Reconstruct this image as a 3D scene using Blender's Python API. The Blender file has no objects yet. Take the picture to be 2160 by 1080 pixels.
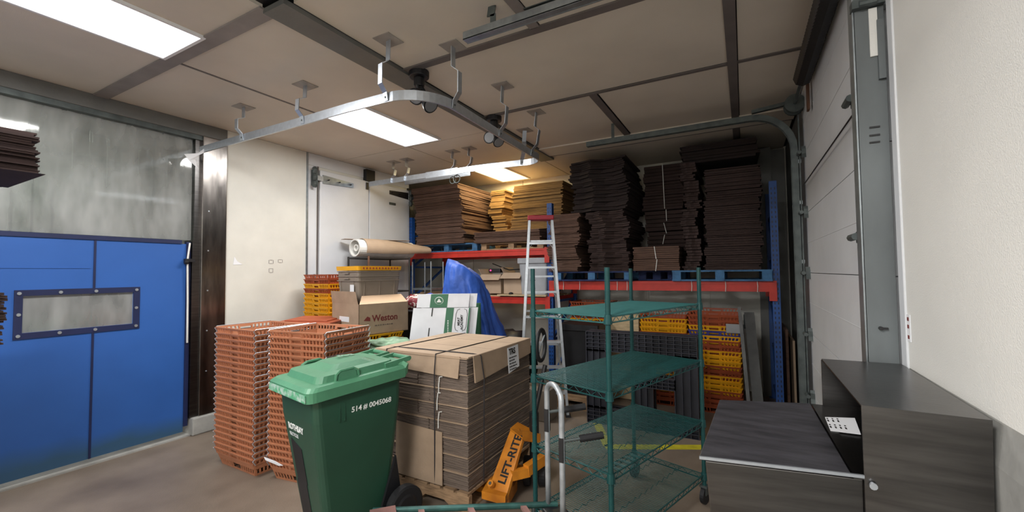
import bpy, math, random
from mathutils import Vector, Matrix
random.seed(7)
PI = math.pi
SC = bpy.context.scene
COL = SC.collection
# ------------------------------------------------------------------ camera
F, CX, CY, CH = 891.5, 1080.0, 540.0, 1.55
yaw, pitch, roll = .5011, .0387, -.01046
cf = Vector((-math.sin(yaw)*math.cos(pitch), math.cos(yaw)*math.cos(pitch), math.sin(pitch)))
cr0 = Vector((math.cos(yaw), math.sin(yaw), 0)); cu0 = cr0.cross(cf)
cr = cr0*math.cos(roll)+cu0*math.sin(roll); cu = -cr0*math.sin(roll)+cu0*math.cos(roll)
cam = bpy.data.objects.new('camera', bpy.data.cameras.new('camera')); COL.objects.link(cam)
M = Matrix((cr, cu, -cf)).transposed().to_4x4(); M.translation = (0, 0, CH); cam.matrix_world = M
cam.data.sensor_width = 36; cam.data.lens = 36*F/2160; cam.data.clip_start = .02
SC.camera = cam
# ------------------------------------------------------------------ world, light, exposure
SC.view_settings.view_transform = 'Standard'; SC.view_settings.look = 'None'
SC.view_settings.exposure = 0.45; SC.view_settings.gamma = 1; SC.view_settings.use_curve_mapping = False
W = bpy.data.worlds.new('world'); SC.world = W; W.use_nodes = True
W.node_tree.nodes['Background'].inputs[0].default_value = (.5, .52, .55, 1)
W.node_tree.nodes['Background'].inputs[1].default_value = .05
CEIL = 3.08
LAMP_W = 44.0
def area(x, y, w, d, power, col=(1, .985, .965), z=CEIL-.035):
    l = bpy.data.lights.new('area_lamp', 'AREA'); l.shape = 'RECTANGLE'; l.size = w; l.size_y = d
    l.energy = power; l.color = col
    o = bpy.data.objects.new('area_lamp', l); COL.objects.link(o); o.location = (x, y, z)
    return o
# ceiling light panels of the room: (x, y, width, depth, power, colour)
PANELS = [(-3.25, .83, .50, 1.08, LAMP_W, (1, .985, .965)), (-3.25, 3.23, .50, 1.08, LAMP_W*.8, (1, .985, .965)),
          (-3.25, 5.55, .48, 1.08, LAMP_W*.55, (1, .74, .34)),
          (-3.25, -1.6, .50, 1.08, LAMP_W, (1, .985, .965)), (-.75, -1.0, .50, 1.08, LAMP_W*2.1, (1, .985, .965)),
          (-.75, -3.2, .50, 1.08, LAMP_W*1.6, (1, .985, .965))]
for p in PANELS: area(*p)

# ------------------------------------------------------------------ helpers
def ray(x, y): return cf + cr*((x-CX)/F) - cu*((y-CY)/F)
def at(x, y, ax, val):
    d = ray(x, y); c = (0, 0, CH); t = (val-c[ax])/d[ax]
    return Vector((d.x*t, d.y*t, CH+d.z*t))
def dep(x, y, t):
    d = ray(x, y); return Vector((d.x*t, d.y*t, CH+d.z*t))
def lin(c):
    if isinstance(c, str):
        c = [int(c[i:i+2], 16)/255 for i in (0, 2, 4)]
    return [x/12.92 if x <= .04045 else ((x+.055)/1.055)**2.4 for x in c]
MATS = {}
def mat(name, color, rough=.6, metal=0., var=.12, scale=6., bump=0., bscale=60., spec=.5, col2=None, stretch=None,
        trans=0., alpha=1., thresh=None, emit=0., coat=0.):
    m = bpy.data.materials.new(name); m.use_nodes = True; nt = m.node_tree; N = nt.nodes; L = nt.links
    b = N['Principled BSDF']; c = lin(color)
    b.inputs['Roughness'].default_value = rough; b.inputs['Metallic'].default_value = metal
    b.inputs['Specular IOR Level'].default_value = spec
    b.inputs['Transmission Weight'].default_value = trans; b.inputs['Alpha'].default_value = alpha
    b.inputs['Coat Weight'].default_value = coat
    tc = N.new('ShaderNodeTexCoord'); mp = N.new('ShaderNodeMapping'); L.new(tc.outputs['Object'], mp.inputs[0])
    if stretch: mp.inputs['Scale'].default_value = stretch
    nz = N.new('ShaderNodeTexNoise'); nz.inputs['Scale'].default_value = scale; nz.inputs['Detail'].default_value = 5
    L.new(mp.outputs[0], nz.inputs[0])
    rp = N.new('ShaderNodeValToRGB'); L.new(nz.outputs[0], rp.inputs[0])
    a = lin(col2) if col2 else [x*(1-var*1.6) for x in c]
    e = c if col2 else [min(1, x*(1+var)) for x in c]
    lo, hi = thresh if thresh else (.3, .7)
    rp.color_ramp.elements[0].position = lo; rp.color_ramp.elements[1].position = hi
    rp.color_ramp.elements[0].color = (*a, 1); rp.color_ramp.elements[1].color = (*e, 1)
    L.new(rp.outputs[0], b.inputs['Base Color'])
    if bump:
        n2 = N.new('ShaderNodeTexNoise'); n2.inputs['Scale'].default_value = bscale; L.new(mp.outputs[0], n2.inputs[0])
        bp = N.new('ShaderNodeBump'); bp.inputs['Strength'].default_value = bump; bp.inputs['Distance'].default_value = .01
        L.new(n2.outputs[0], bp.inputs['Height']); L.new(bp.outputs[0], b.inputs['Normal'])
    if emit:
        b.inputs['Emission Color'].default_value = (*c, 1); b.inputs['Emission Strength'].default_value = emit
    MATS[name] = m; return m

def basis(rz=0, rx=0, ry=0):
    return Matrix.Rotation(rz, 3, 'Z') @ Matrix.Rotation(ry, 3, 'Y') @ Matrix.Rotation(rx, 3, 'X')
class MB:
    def __init__(s): s.v = []; s.f = []
    def hexa(s, p):                      # 8 points: bottom ring 0-3, top ring 4-7
        n = len(s.v); s.v += [tuple(q) for q in p]
        s.f += [[n+i for i in q] for q in ((3, 2, 1, 0), (4, 5, 6, 7), (0, 1, 5, 4), (1, 2, 6, 5), (2, 3, 7, 6), (3, 0, 4, 7))]
        return s
    def box(s, c, d, R=None):
        h = [x/2 for x in d]; P = []
        for z in (-1, 1):
            for x, y in ((-1, -1), (1, -1), (1, 1), (-1, 1)):
                q = Vector((x*h[0], y*h[1], z*h[2]))
                if R: q = R @ q
                P.append(q+Vector(c))
        return s.hexa(P)
    def b2(s, x0, x1, y0, y1, z0, z1): return s.box(((x0+x1)/2, (y0+y1)/2, (z0+z1)/2), (abs(x1-x0), abs(y1-y0), abs(z1-z0)))
    def bar(s, p, q, w, h, up=(0, 0, 1)):   # rectangular bar from p to q, w across, h along up
        p = Vector(p); q = Vector(q); d = (q-p).normalized(); u = Vector(up)
        if abs(d.dot(u)) > .98: u = Vector((1, 0, 0))
        a = d.cross(u).normalized(); u = a.cross(d).normalized()
        P = []
        for e in (p, q):
            for i, j in ((-1, -1), (1, -1), (1, 1), (-1, 1)): P.append(e+a*(i*w/2)+u*(j*h/2))
        return s.hexa(P)
    def tube(s, pts, r, n=8, closed=False, rs=None):
        pts = [Vector(p) for p in pts]; m = len(pts); prev = None; rings = []
        for i in range(m):
            if closed: d = pts[(i+1) % m]-pts[i-1]
            else: d = pts[min(i+1, m-1)]-pts[max(i-1, 0)]
            d.normalize()
            if prev is None:
                u = Vector((0, 0, 1)) if abs(d.z) < .9 else Vector((1, 0, 0))
            else: u = prev
            u = (u-d*u.dot(d)).normalized(); prev = u; w = d.cross(u)
            rr = rs[i] if rs else r
            rings.append([pts[i]+(u*math.cos(2*PI*k/n)+w*math.sin(2*PI*k/n))*rr for k in range(n)])
        return s.loft(rings, not closed, closed)
    def loft(s, rings, caps=True, loop=False):
        n0 = len(s.v); k = len(rings[0])
        for r in rings: s.v += [tuple(p) for p in r]
        m = len(rings)
        for i in range(m if loop else m-1):
            for j in range(k):
                a = n0+i*k+j; b = n0+i*k+(j+1) % k; c = n0+((i+1) % m)*k+(j+1) % k; d = n0+((i+1) % m)*k+j
                s.f.append([a, b, c, d])
        if caps: s.f.append([n0+j for j in range(k)][::-1]); s.f.append([n0+(m-1)*k+j for j in range(k)])
        return s
    def cyl(s, p, q, r, n=16): return s.tube([p, q], r, n)
    def poly(s, pts, depth):             # extruded polygon: pts on a plane, depth = vector
        n = len(s.v); k = len(pts); dv = Vector(depth)
        s.v += [tuple(Vector(p)) for p in pts]+[tuple(Vector(p)+dv) for p in pts]
        s.f.append([n+i for i in range(k)][::-1]); s.f.append([n+k+i for i in range(k)])
        for i in range(k): s.f.append([n+i, n+(i+1) % k, n+k+(i+1) % k, n+k+i])
        return s
    def build(s, name, m, parent=None, smooth=False, bevel=0):
        me = bpy.data.meshes.new(name); me.from_pydata(s.v, [], s.f); me.validate()
        import bmesh
        bm = bmesh.new(); bm.from_mesh(me); bmesh.ops.recalc_face_normals(bm, faces=bm.faces); bm.to_mesh(me); bm.free()
        me.materials.append(MATS[m])
        if smooth:
            for p in me.polygons: p.use_smooth = True
        o = bpy.data.objects.new(name, me); COL.objects.link(o)
        if parent: o.parent = parent
        if bevel:
            md = o.modifiers.new('bevel', 'BEVEL'); md.width = bevel; md.segments = 2; md.limit_method = 'ANGLE'
        return o
def tag(o, label=None, cat=None, group=None, kind=None):
    if label: o['label'] = label
    if cat: o['category'] = cat
    if group: o['group'] = group
    if kind: o['kind'] = kind
    return o
def thing(name, label, cat, loc=(0, 0, 0), rz=0., group=None):
    o = bpy.data.objects.new(name, None); COL.objects.link(o); o.empty_display_size = .1
    o.location = loc; o.rotation_euler = (0, 0, rz); return tag(o, label, cat, group)
def dup(o, loc=None, rz=None, label=None, group=None):
    r = o.copy(); COL.objects.link(r)
    if loc is not None: r.location = loc
    if rz is not None: r.rotation_euler = (0, 0, rz)
    if label: r['label'] = label
    if group: r['group'] = group
    for ch in list(o.children):
        c = ch.copy(); COL.objects.link(c); c.parent = r
        for g in list(ch.children):
            d = g.copy(); COL.objects.link(d); d.parent = c
    return r
def struct(mb, name, m, parent=None, **k):
    o = mb.build(name, m, parent, **k); o['kind'] = 'structure'; return o
def text(s, size, origin, right, up, m, parent, name='lettering', label=None, bold=0., depth=.0004, align='LEFT', sx=1.):
    cu_ = bpy.data.curves.new(name, 'FONT'); cu_.body = s; cu_.size = size; cu_.extrude = depth; cu_.offset = bold; cu_.align_x = align
    cu_.resolution_u = 3
    t = bpy.data.objects.new(name, cu_); COL.objects.link(t)
    bpy.context.view_layer.update()
    me = bpy.data.meshes.new_from_object(t.evaluated_get(bpy.context.evaluated_depsgraph_get()))
    bpy.data.objects.remove(t)
    r = Vector(right).normalized(); u = Vector(up); u = (u-r*u.dot(r)).normalized(); n = r.cross(u)
    mt = Matrix((r*sx, u, n)).transposed().to_4x4(); mt.translation = Vector(origin)+n*depth*1.5
    me.transform(mt); me.materials.clear(); me.materials.append(MATS[m])
    o = bpy.data.objects.new(name, me); COL.objects.link(o)
    if parent: o.parent = parent
    if label: o['label'] = label
    return o
def smallprint(origin, right, up, rows, length, h, m, parent, seed=1):
    rnd = random.Random(seed); R_ = Vector(right).normalized(); U = Vector(up).normalized(); n = R_.cross(U).normalized(); b = MB(); B = Matrix((R_, U, n)).transposed()
    for k in range(rows):
        x = 0
        while x < length*rnd.uniform(.7, 1):
            w_ = h*rnd.uniform(.8, 2.4); b.box(Vector(origin)+R_*(x+w_/2)-U*(k*h*1.8)+n*.0008, (w_, h, .0008), B); x += w_+h*.7
    o = b.build('small_print', m, parent); o['kind'] = 'stuff'; return o
ORD = ['topmost', 'second from the top', 'third from the top', 'fourth from the top', 'fifth from the top', 'sixth from the top',
       'seventh from the top', 'eighth from the top', 'ninth from the top', 'tenth from the top', 'eleventh from the top',
       'twelfth from the top', 'thirteenth from the top', 'fourteenth from the top', 'fifteenth from the top', 'sixteenth from the top',
       'seventeenth from the top', 'eighteenth from the top', 'nineteenth from the top', 'twentieth from the top',
       'twenty-first from the top', 'twenty-second from the top', 'twenty-third from the top', 'twenty-fourth from the top',
       'twenty-fifth from the top', 'twenty-sixth from the top']
def orderly(i, n): return 'lowest' if i == n-1 else ORD[i]

# ------------------------------------------------------------------ materials
mat('wall_white', 'd8d7cf', .45, bump=.25, bscale=220, var=.05, scale=3)
mat('wall_rough', 'e0e0dc', .55, bump=.16, bscale=260, var=.04, scale=2)
mat('door_white', 'd3d6da', .4, var=.04, scale=3, bump=.1)
mat('ceiling_panel', 'd2cabe', .5, bump=.15, bscale=300, var=.06, scale=1.5)
mat('seam_grey', '8c8684', .55, metal=.1, var=.1)
mat('seam_dark', '6b6563', .6, var=.1)
mat('beam_grey', '6a6b69', .5, metal=.2, var=.08, bump=.1)
mat('concrete_floor', '8d8072', .45, bump=.15, bscale=90, var=.2, scale=1.6, col2='65594e')
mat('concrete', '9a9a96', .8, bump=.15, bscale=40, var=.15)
mat('galvanized', '9fa7ac', .38, metal=.85, var=.12, scale=20)
mat('plate_grey', '9c9690', .6, var=.15)
mat('galv_dark', '5c6464', .5, metal=.5, var=.2, scale=14)
mat('post_grey', '6c7274', .55, metal=.3, var=.15, scale=5, stretch=(1, 1, .4))
mat('stainless', '6a6867', .3, metal=1., var=.15, scale=5, stretch=(1, 1, 12), bump=.03, bscale=80)
mat('lid_steel_lit', '707078', .48, metal=.9, var=.25, scale=7, stretch=(1, 4, 1), bump=.05, bscale=60)  # paler copy of the hood steel, the lid's brighter light put into its colour
mat('steel_jamb', '8f8a86', .24, metal=1., var=.35, scale=5, stretch=(2, 2, .5), bump=.06, bscale=12)
mat('aluminium', 'bfc6ce', .35, metal=.75, var=.06, scale=30)
mat('black_metal', '1c1c1f', .45, var=.1)
mat('black_plastic', '17181c', .5, var=.2)
mat('black_lattice', '2c2e38', .5, var=.2)
mat('rubber', '16171b', .65, var=.15)
mat('glass_lens', '8a8c90', .35, metal=.3, var=.05)
mat('blue_vinyl', '2a5aa4', .5, bump=.12, bscale=8, var=.06, scale=2)
mat('navy', '152048', .55)
mat('clear_vinyl', 'c2c8c4', .08, var=.1, alpha=.26, scale=1.6, spec=.9, stretch=(1, 3, .7))
mat('window_vinyl', 'b8bcc4', .16, var=.1, alpha=.4, scale=6, bump=.15, bscale=8)
mat('strip_vinyl', 'b0b6b4', .14, alpha=.42, var=.25, scale=2.2, stretch=(1, 2.5, .6))
mat('strip_edge', 'eef0ee', .2, alpha=.5, var=0, scale=1)
mat('rack_blue', '1f4f96', .5, var=.15, scale=12)
mat('rack_red', 'c03024', .5, var=.14, scale=7)
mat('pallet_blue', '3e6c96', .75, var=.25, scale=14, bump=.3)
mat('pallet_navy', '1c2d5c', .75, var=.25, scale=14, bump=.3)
mat('pallet_wood', '9d8062', .8, var=.25, scale=10, stretch=(1, 6, 6), bump=.4)
mat('pale_wood', 'c4ae8a', .75, var=.15, scale=10, stretch=(1, 6, 6), bump=.2)
mat('kraft', 'a28c76', .8, var=.08, scale=8, bump=.1)
mat('kraft_light', 'b29c86', .8, var=.06, scale=5)
mat('kraft_edge', '72645a', .85, var=.2, scale=9, stretch=(1, 1, 10))
mat('kraft_old', '5e463a', .85, var=.18, scale=6, stretch=(1, 1, 5))
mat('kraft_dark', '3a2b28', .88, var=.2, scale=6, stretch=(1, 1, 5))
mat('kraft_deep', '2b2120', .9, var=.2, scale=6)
mat('kraft_warm', '8e7046', .85, var=.15, scale=6, stretch=(1, 1, 5))
mat('tan_pink', 'd8b898', .8, var=.04)
mat('crate_orange', 'b07454', .5, var=.08, scale=6)
mat('crate_rust', '9c4a2a', .55, var=.1)
mat('crate_yellow', 'e6a814', .5, var=.06)
mat('crate_violet', '3a3a86', .55)
mat('tote_grey', '857a6e', .5, var=.06)
mat('bin_green', '234737', .42, var=.1, scale=3)
mat('lid_green', '4a8263', .45, var=.12, scale=4, bump=.1, bscale=50)
mat('worn_edge', '9fb8ac', .6, var=.3, scale=30, col2='4f9a72', thresh=(.4, .6))
mat('white_print', 'e6eae8', .6, var=.02)
mat('red_print', '6e2a28', .7, var=.05)
mat('black_print', '1a1a1a', .7, var=.02)
mat('paper', 'e4e6ea', .6, var=.03)
mat('carton_white', 'dfe2e8', .5, var=.04, scale=8)
mat('carton_green', '2c6a4a', .5, var=.06)
mat('tarp_blue', '2a56b0', .55, var=.12, scale=5, bump=.5, bscale=18)
mat('tarp_green', '7d9c80', .5, var=.3, scale=12)
mat('jack_orange', 'd98a26', .5, var=.12, scale=8, col2='a8641a')
mat('cart_green', '1b4c4c', .4, metal=.25, var=.12, scale=20)
mat('cart_teal', '376e6e', .4, metal=.2, var=.08, scale=20)
mat('paint_worn', 'b7bdc2', .42, metal=.5, var=.2, scale=14)
mat('green_steel', '2c5450', .4, metal=.4, var=.3, scale=12)
mat('rust_pink', '8a6660', .8, var=.2, scale=9)
mat('tape_yellow', 'c8bc2e', .6, var=.15, scale=12)
mat('strap_black', '25252a', .6)
mat('string_white', 'dcdcd8', .6)
mat('red_cap', 'a82a3a', .5)
mat('foam_white', 'e4e4e0', .6)
mat('grey_board', '5f6060', .8, var=.2)
mat('bag_red', '7a2430', .7, var=.3, scale=20, col2='d8d0c8', thresh=(.45, .5))
mat('bag_blue', '2848b4', .5, var=.2)
mat('dark_shelf', '3a3836', .5, metal=.4)
mat('rust_tube', '6a4a38', .7, metal=.3, var=.3)
def pane(name, tint, haze, gloss, rough, bump):
    m = bpy.data.materials.new(name); m.use_nodes = True; nt = m.node_tree; N = nt.nodes; L = nt.links
    for n in list(N):
        if n.type == 'BSDF_PRINCIPLED': N.remove(n)
    tr = N.new('ShaderNodeBsdfTransparent'); tr.inputs[0].default_value = (*lin(tint), 1)
    df = N.new('ShaderNodeBsdfDiffuse'); df.inputs[0].default_value = (.62, .64, .63, 1)
    gl = N.new('ShaderNodeBsdfGlossy'); gl.inputs['Roughness'].default_value = rough
    tc = N.new('ShaderNodeTexCoord'); mp = N.new('ShaderNodeMapping'); mp.inputs['Scale'].default_value = (1, 2.4, .8); L.new(tc.outputs['Object'], mp.inputs[0])
    nz = N.new('ShaderNodeTexNoise'); nz.inputs['Scale'].default_value = 2.2; nz.inputs['Detail'].default_value = 3; L.new(mp.outputs[0], nz.inputs[0])
    mr = N.new('ShaderNodeMapRange'); mr.inputs[1].default_value = .3; mr.inputs[2].default_value = .7; mr.inputs[3].default_value = haze*.5; mr.inputs[4].default_value = haze*1.5; L.new(nz.outputs[0], mr.inputs[0])
    bp = N.new('ShaderNodeBump'); bp.inputs['Strength'].default_value = bump; bp.inputs['Distance'].default_value = .02; L.new(nz.outputs[0], bp.inputs['Height'])
    L.new(bp.outputs[0], gl.inputs['Normal'])
    m1 = N.new('ShaderNodeMixShader'); L.new(mr.outputs[0], m1.inputs[0]); L.new(tr.outputs[0], m1.inputs[1]); L.new(df.outputs[0], m1.inputs[2])
    fr = N.new('ShaderNodeLayerWeight'); fr.inputs[0].default_value = gloss
    m2 = N.new('ShaderNodeMixShader'); L.new(fr.outputs['Fresnel'], m2.inputs[0]); L.new(m1.outputs[0], m2.inputs[1]); L.new(gl.outputs[0], m2.inputs[2])
    L.new(m2.outputs[0], N['Material Output'].inputs[0]); MATS[name] = m
pane('clear_vinyl', 'e6eae6', .34, .45, .06, .12)
pane('window_vinyl', 'd0d4dc', .30, .45, .12, .5)
pane('strip_vinyl', 'd8dcda', .36, .2, .12, .1)
def emitter(name, col, strength):
    m = bpy.data.materials.new(name); m.use_nodes = True; nt = m.node_tree
    e = nt.nodes.new('ShaderNodeEmission'); e.inputs[0].default_value = (*col, 1); e.inputs[1].default_value = strength
    nt.links.new(e.outputs[0], nt.nodes['Material Output'].inputs[0]); MATS[name] = m
emitter('diffuser', (1, .985, .97), 2.2)
emitter('diffuser_warm', (1, .88, .55), 1.5)
emitter('led_red', (1, .05, .2), 2.)
# dirt along the foot of the blue door: a stain with a shape of its own
m = MATS['blue_vinyl']; nt = m.node_tree; N = nt.nodes; L = nt.links
tcx = N.new('ShaderNodeTexCoord'); sp = N.new('ShaderNodeSeparateXYZ'); L.new(tcx.outputs['Object'], sp.inputs[0])
nz = N.new('ShaderNodeTexNoise'); nz.inputs['Scale'].default_value = 2.6; L.new(tcx.outputs['Object'], nz.inputs[0])
ad = N.new('ShaderNodeMath'); ad.operation = 'MULTIPLY_ADD'; ad.inputs[1].default_value = -.22; L.new(nz.outputs[0], ad.inputs[0]); L.new(sp.outputs['Z'], ad.inputs[2])
mr = N.new('ShaderNodeMapRange'); mr.inputs[1].default_value = -.02; mr.inputs[2].default_value = .14; mr.inputs[3].default_value = .75; mr.inputs[4].default_value = 0
L.new(ad.outputs[0], mr.inputs[0]); mx = N.new('ShaderNodeMix'); mx.data_type = 'RGBA'; L.new(mr.outputs[0], mx.inputs[0])
bs = N['Principled BSDF']; src = bs.inputs['Base Color'].links[0].from_socket
L.new(src, mx.inputs[6]); mx.inputs[7].default_value = (*lin('31505a'), 1); L.new(mx.outputs[2], bs.inputs['Base Color'])

# ================================================================== SETTING
XL, XR, YB, YF = -4.75, .48, 6.26, -4.2
struct(MB().b2(-7.2, .75, YF, 6.6, -.1, 0), 'floor', 'concrete_floor')
ceil_ = struct(MB().b2(-7.2, .75, YF, 6.6, CEIL+.02, CEIL+.15), 'ceiling', 'black_metal')
# ceiling panels: every board between the joints is its own piece
xs = [-4.75, -3.52, -2.28, -1.1, -.03, .48]
def cpanel(x0, x1, y0, y1, g=.006):
    MB().b2(x0+g, x1-g, y0+g, y1-g, CEIL, CEIL+.02).build('ceiling_board', 'ceiling_panel', ceil_)
for k in range(2):
    ysl = [-4.2, -2.9, -1.6, -.3, 1.40, 2.0, 3.85, 5.2, 6.26]
    for a, b in zip(ysl[:-1], ysl[1:]):
        if (a, b) == (1.40, 2.0): continue
        if a == 2.0: a = 1.45
        cpanel(xs[k], xs[k+1] if k == 0 else -2.37, a, b)
cpanel(-5.6, -4.75, 4.9, 6.26)
for a, b in ((-4.2, -1.6), (-1.6, 1.39), (1.45, 2.34)):
    cpanel(-2.19, -1.13, a, b); cpanel(-1.07, -.05, a, b)
cpanel(-2.19, -.05, 2.39, 3.46, .012); cpanel(-2.19, -1.13, 3.49, 5.04, .012); cpanel(-1.07, -.05, 3.49, 5.04, .012)
cpanel(-2.37, -.05, 5.07, 6.26)
for a, b in ((-4.2, -1.6), (-1.6, 1.39), (1.45, 2.34), (2.38, 3.46), (3.49, 5.04), (5.07, 6.26)): cpanel(-.0, .48, a, b)
struct(MB().b2(-4.75, -2.37, 1.375, 1.475, CEIL-.012, CEIL), 'trim_1', 'seam_grey')
struct(MB().b2(-2.38, -2.19, 1.40, 5.2, CEIL-.03, CEIL), 'trim_2', 'beam_grey')
struct(MB().b2(-2.19, .48, 4.72, 5.06, CEIL-.015, CEIL+.001), 'trim_3', 'ceiling_panel')
struct(MB().b2(-.065, .0, -1.6, 5.9, CEIL-.012, CEIL), 'trim_4', 'seam_dark')
struct(MB().b2(-2.19, .48, 2.335, 2.40, CEIL-.01, CEIL), 'trim_5', 'seam_dark')
struct(MB().b2(-1.135, -1.07, 3.47, 4.72, CEIL-.01, CEIL), 'trim_6', 'seam_dark')
struct(MB().b2(-1.135, -1.07, .2, 2.34, CEIL-.01, CEIL), 'trim_7', 'seam_grey')
struct(MB().b2(-2.19, .48, 3.455, 3.495, CEIL-.008, CEIL), 'trim_16', 'seam_dark')
struct(MB().b2(-2.19, .48, 5.055, 5.075, CEIL-.017, CEIL), 'trim_17', 'beam_grey')
struct(MB().b2(-3.53, -3.51, 1.475, 2.66, CEIL-.004, CEIL), 'trim_18', 'seam_dark')
# back wall and its boards
wb = struct(MB().b2(-6.9, .75, YB+.01, YB+.2, 0, CEIL+.1), 'wall_back', 'wall_white')
for a, b in ((-5.6, -4.2), (-4.2, -3.2), (-3.2, -2.26), (-2.26, -1.2), (-1.2, -.4), (-.4, .29)):
    MB().b2(a+.004, b-.004, YB-.012, YB+.01, 0, CEIL).build('wall_board', 'wall_white', wb)
struct(MB().b2(.30, .48, YB-.06, YB+.01, 0, CEIL-.02), 'trim_8', 'beam_grey')
struct(MB().b2(.17, .33, 6.1, 6.2, 0, CEIL-.01), 'trim_9', 'beam_grey')
# front wall (behind the camera)
struct(MB().b2(-6.9, .75, YF-.1, YF, 0, CEIL+.1), 'wall_front', 'wall_white')
# left wall
wl = struct(MB().b2(XL-.25, XL-.012, 2.43, 5.2, 0, CEIL), 'wall_left', 'wall_white')
MB().b2(XL-.012, XL, 2.435, 3.362, .17, CEIL).build('wall_board', 'wall_white', wl)
MB().b2(XL-.012, XL-.002, 3.372, 5.2, 2.93, CEIL).build('wall_board', 'door_white', wl)
MB().b2(XL-.012, XL-.002, 3.372, 3.50, 0, 2.925).build('door_casing', 'door_white', wl)
MB().b2(XL-.012, XL+.012, 3.355, 3.377, 0, CEIL).build('joint_strip', 'galvanized', wl)
# patched scars on the left wall board
sc = MB()
for (y, z, w, h) in ((2.92, 1.70, .05, .04), (3.03, 1.71, .05, .035), (2.92, 1.60, .045, .045)):
    for dy, dz, ww, hh in ((-w/2, 0, .004, h), (w/2, 0, .004, h), (0, h/2, w*.7, .004), (0, -h/2, w*.7, .004)):
        sc.box((XL+.001, y+dy, z+dz), (.004, ww, hh))
sc.build('filler_mark', 'seam_grey', wl)
sc = MB(); c0 = Vector((XL+.001, 2.53, 1.70))
sc.poly([c0+Vector((0, -.02, -.04)), c0+Vector((0, .075, -.035)), c0+Vector((0, .02, 0)), c0+Vector((0, -.01, .05))], (.002, 0, 0))
sc.build('filler_mark', 'paper', wl)
struct(MB().b2(XL-.01, XL+.05, 2.43, 3.36, 0, .17), 'baseboard_left', 'concrete', bevel=.01)
struct(MB().b2(-5.75, -5.6, 4.9, 6.3, 0, CEIL), 'wall_recess', 'wall_white')
struct(MB().b2(-5.6, XL-.24, 4.9, 5.0, 0, CEIL), 'wall_return', 'wall_white')
struct(MB().b2(XL-.15, XL, YF, -1.2, 0, CEIL), 'wall_left_front', 'wall_white')
# walk-in double door on the left wall
d2 = tag(thing('door_2', None, None), kind='structure')
MB().b2(XL-.01, XL+.035, 3.53, 4.325, .05, 2.885).build('door_leaf', 'door_white', d2, bevel=.008)
MB().b2(XL-.01, XL+.045, 4.335, 5.16, .05, 2.885).build('door_leaf', 'door_white', d2, bevel=.008)
MB().b2(XL-.01, XL+.008, 3.515, 3.527, .05, 2.93).build('door_seal', 'seam_dark', d2)
MB().b2(XL-.01, XL+.02, 5.16, 5.2, 0, 2.93).build('door_seal', 'black_metal', d2)
def strap(y0, y1, z, m, flip=1):
    w0, w1 = .055, .03
    p = MB().hexa([(XL+.035, y0, z-w0), (XL+.035, y1, z-w1), (XL+.05, y1, z-w1), (XL+.05, y0, z-w0),
                   (XL+.035, y0, z+w0), (XL+.035, y1, z+w1), (XL+.05, y1, z+w1), (XL+.05, y0, z+w0)])
    h = p.build('hinge_strap', m, d2)
    b = MB()
    for t in (.15, .5, .88): b.cyl((XL+.05, y0+(y1-y0)*t, z), (XL+.08, y0+(y1-y0)*t, z), .008, 8)
    b.build('bolt', 'black_metal', h); return h
strap(3.56, 4.04, 2.77, 'galvanized'); strap(5.13, 4.72, 2.79, 'black_metal')
def hinge(y, z):
    b = MB(); b.box((XL+.03, y, z), (.06, .06, .2))
    for dz in (-.09, 0, .09): b.tube([(XL+.05, y-.02, z+dz-.03), (XL+.07, y-.02, z+dz), (XL+.05, y-.02, z+dz+.03)], .03, 10)
    h = b.build('hinge', 'galv_dark', d2, bevel=.005); MB().box((XL+.05, y+.06, z), (.03, .08, .06)).build('hinge_pin', 'aluminium', h)
hinge(3.45, 2.77); hinge(3.45, 1.42); hinge(5.19, 2.76)
MB().box((XL+.05, 4.78, 2.62), (.012, .13, .035)).build('latch_plate', 'galv_dark', d2)
MB().b2(XL-.005, XL+.06, 4.26, 4.42, 2.88, 3.05).build('rail_opening', 'black_plastic', d2)
MB().b2(XL+.035, XL+.05, 4.27, 4.31, 2.76, 2.86).build('door_latch', 'black_metal', d2)

# steel framed impact door on the left
struct(MB().b2(XL-.18, XL+.015, -1.2, 2.43, 2.955, CEIL), 'trim_10', 'beam_grey', bevel=.006)
struct(MB().b2(XL-.18, XL+.004, -1.2, 2.2, 2.91, 2.955), 'trim_11', 'galv_dark')
jb = struct(MB().b2(XL-.18, XL+.02, 2.20, 2.43, .17, 2.955), 'trim_12', 'steel_jamb', bevel=.006)
MB().b2(XL-.16, XL-.02, 2.15, 2.20, 1.9, 2.93).build('jamb_liner', 'stainless', jb)
MB().b2(XL-.16, XL+.0, 2.13, 2.20, .17, 1.9).build('jamb_liner', 'stainless', jb)
for z in (.6, 1.0, 1.4, 1.8, 2.2): MB().cyl((XL+.02, 2.26, z), (XL+.024, 2.26, z), .007, 8).build('rivet', 'aluminium', jb)
struct(MB().b2(XL-.18, XL+.045, 2.14, 2.45, 0, .17), 'baseboard_jamb', 'concrete', bevel=.012)
struct(MB().b2(XL-.2, XL+.0, -1.2, 2.14, 0, .012), 'trim_13', 'concrete')
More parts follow.
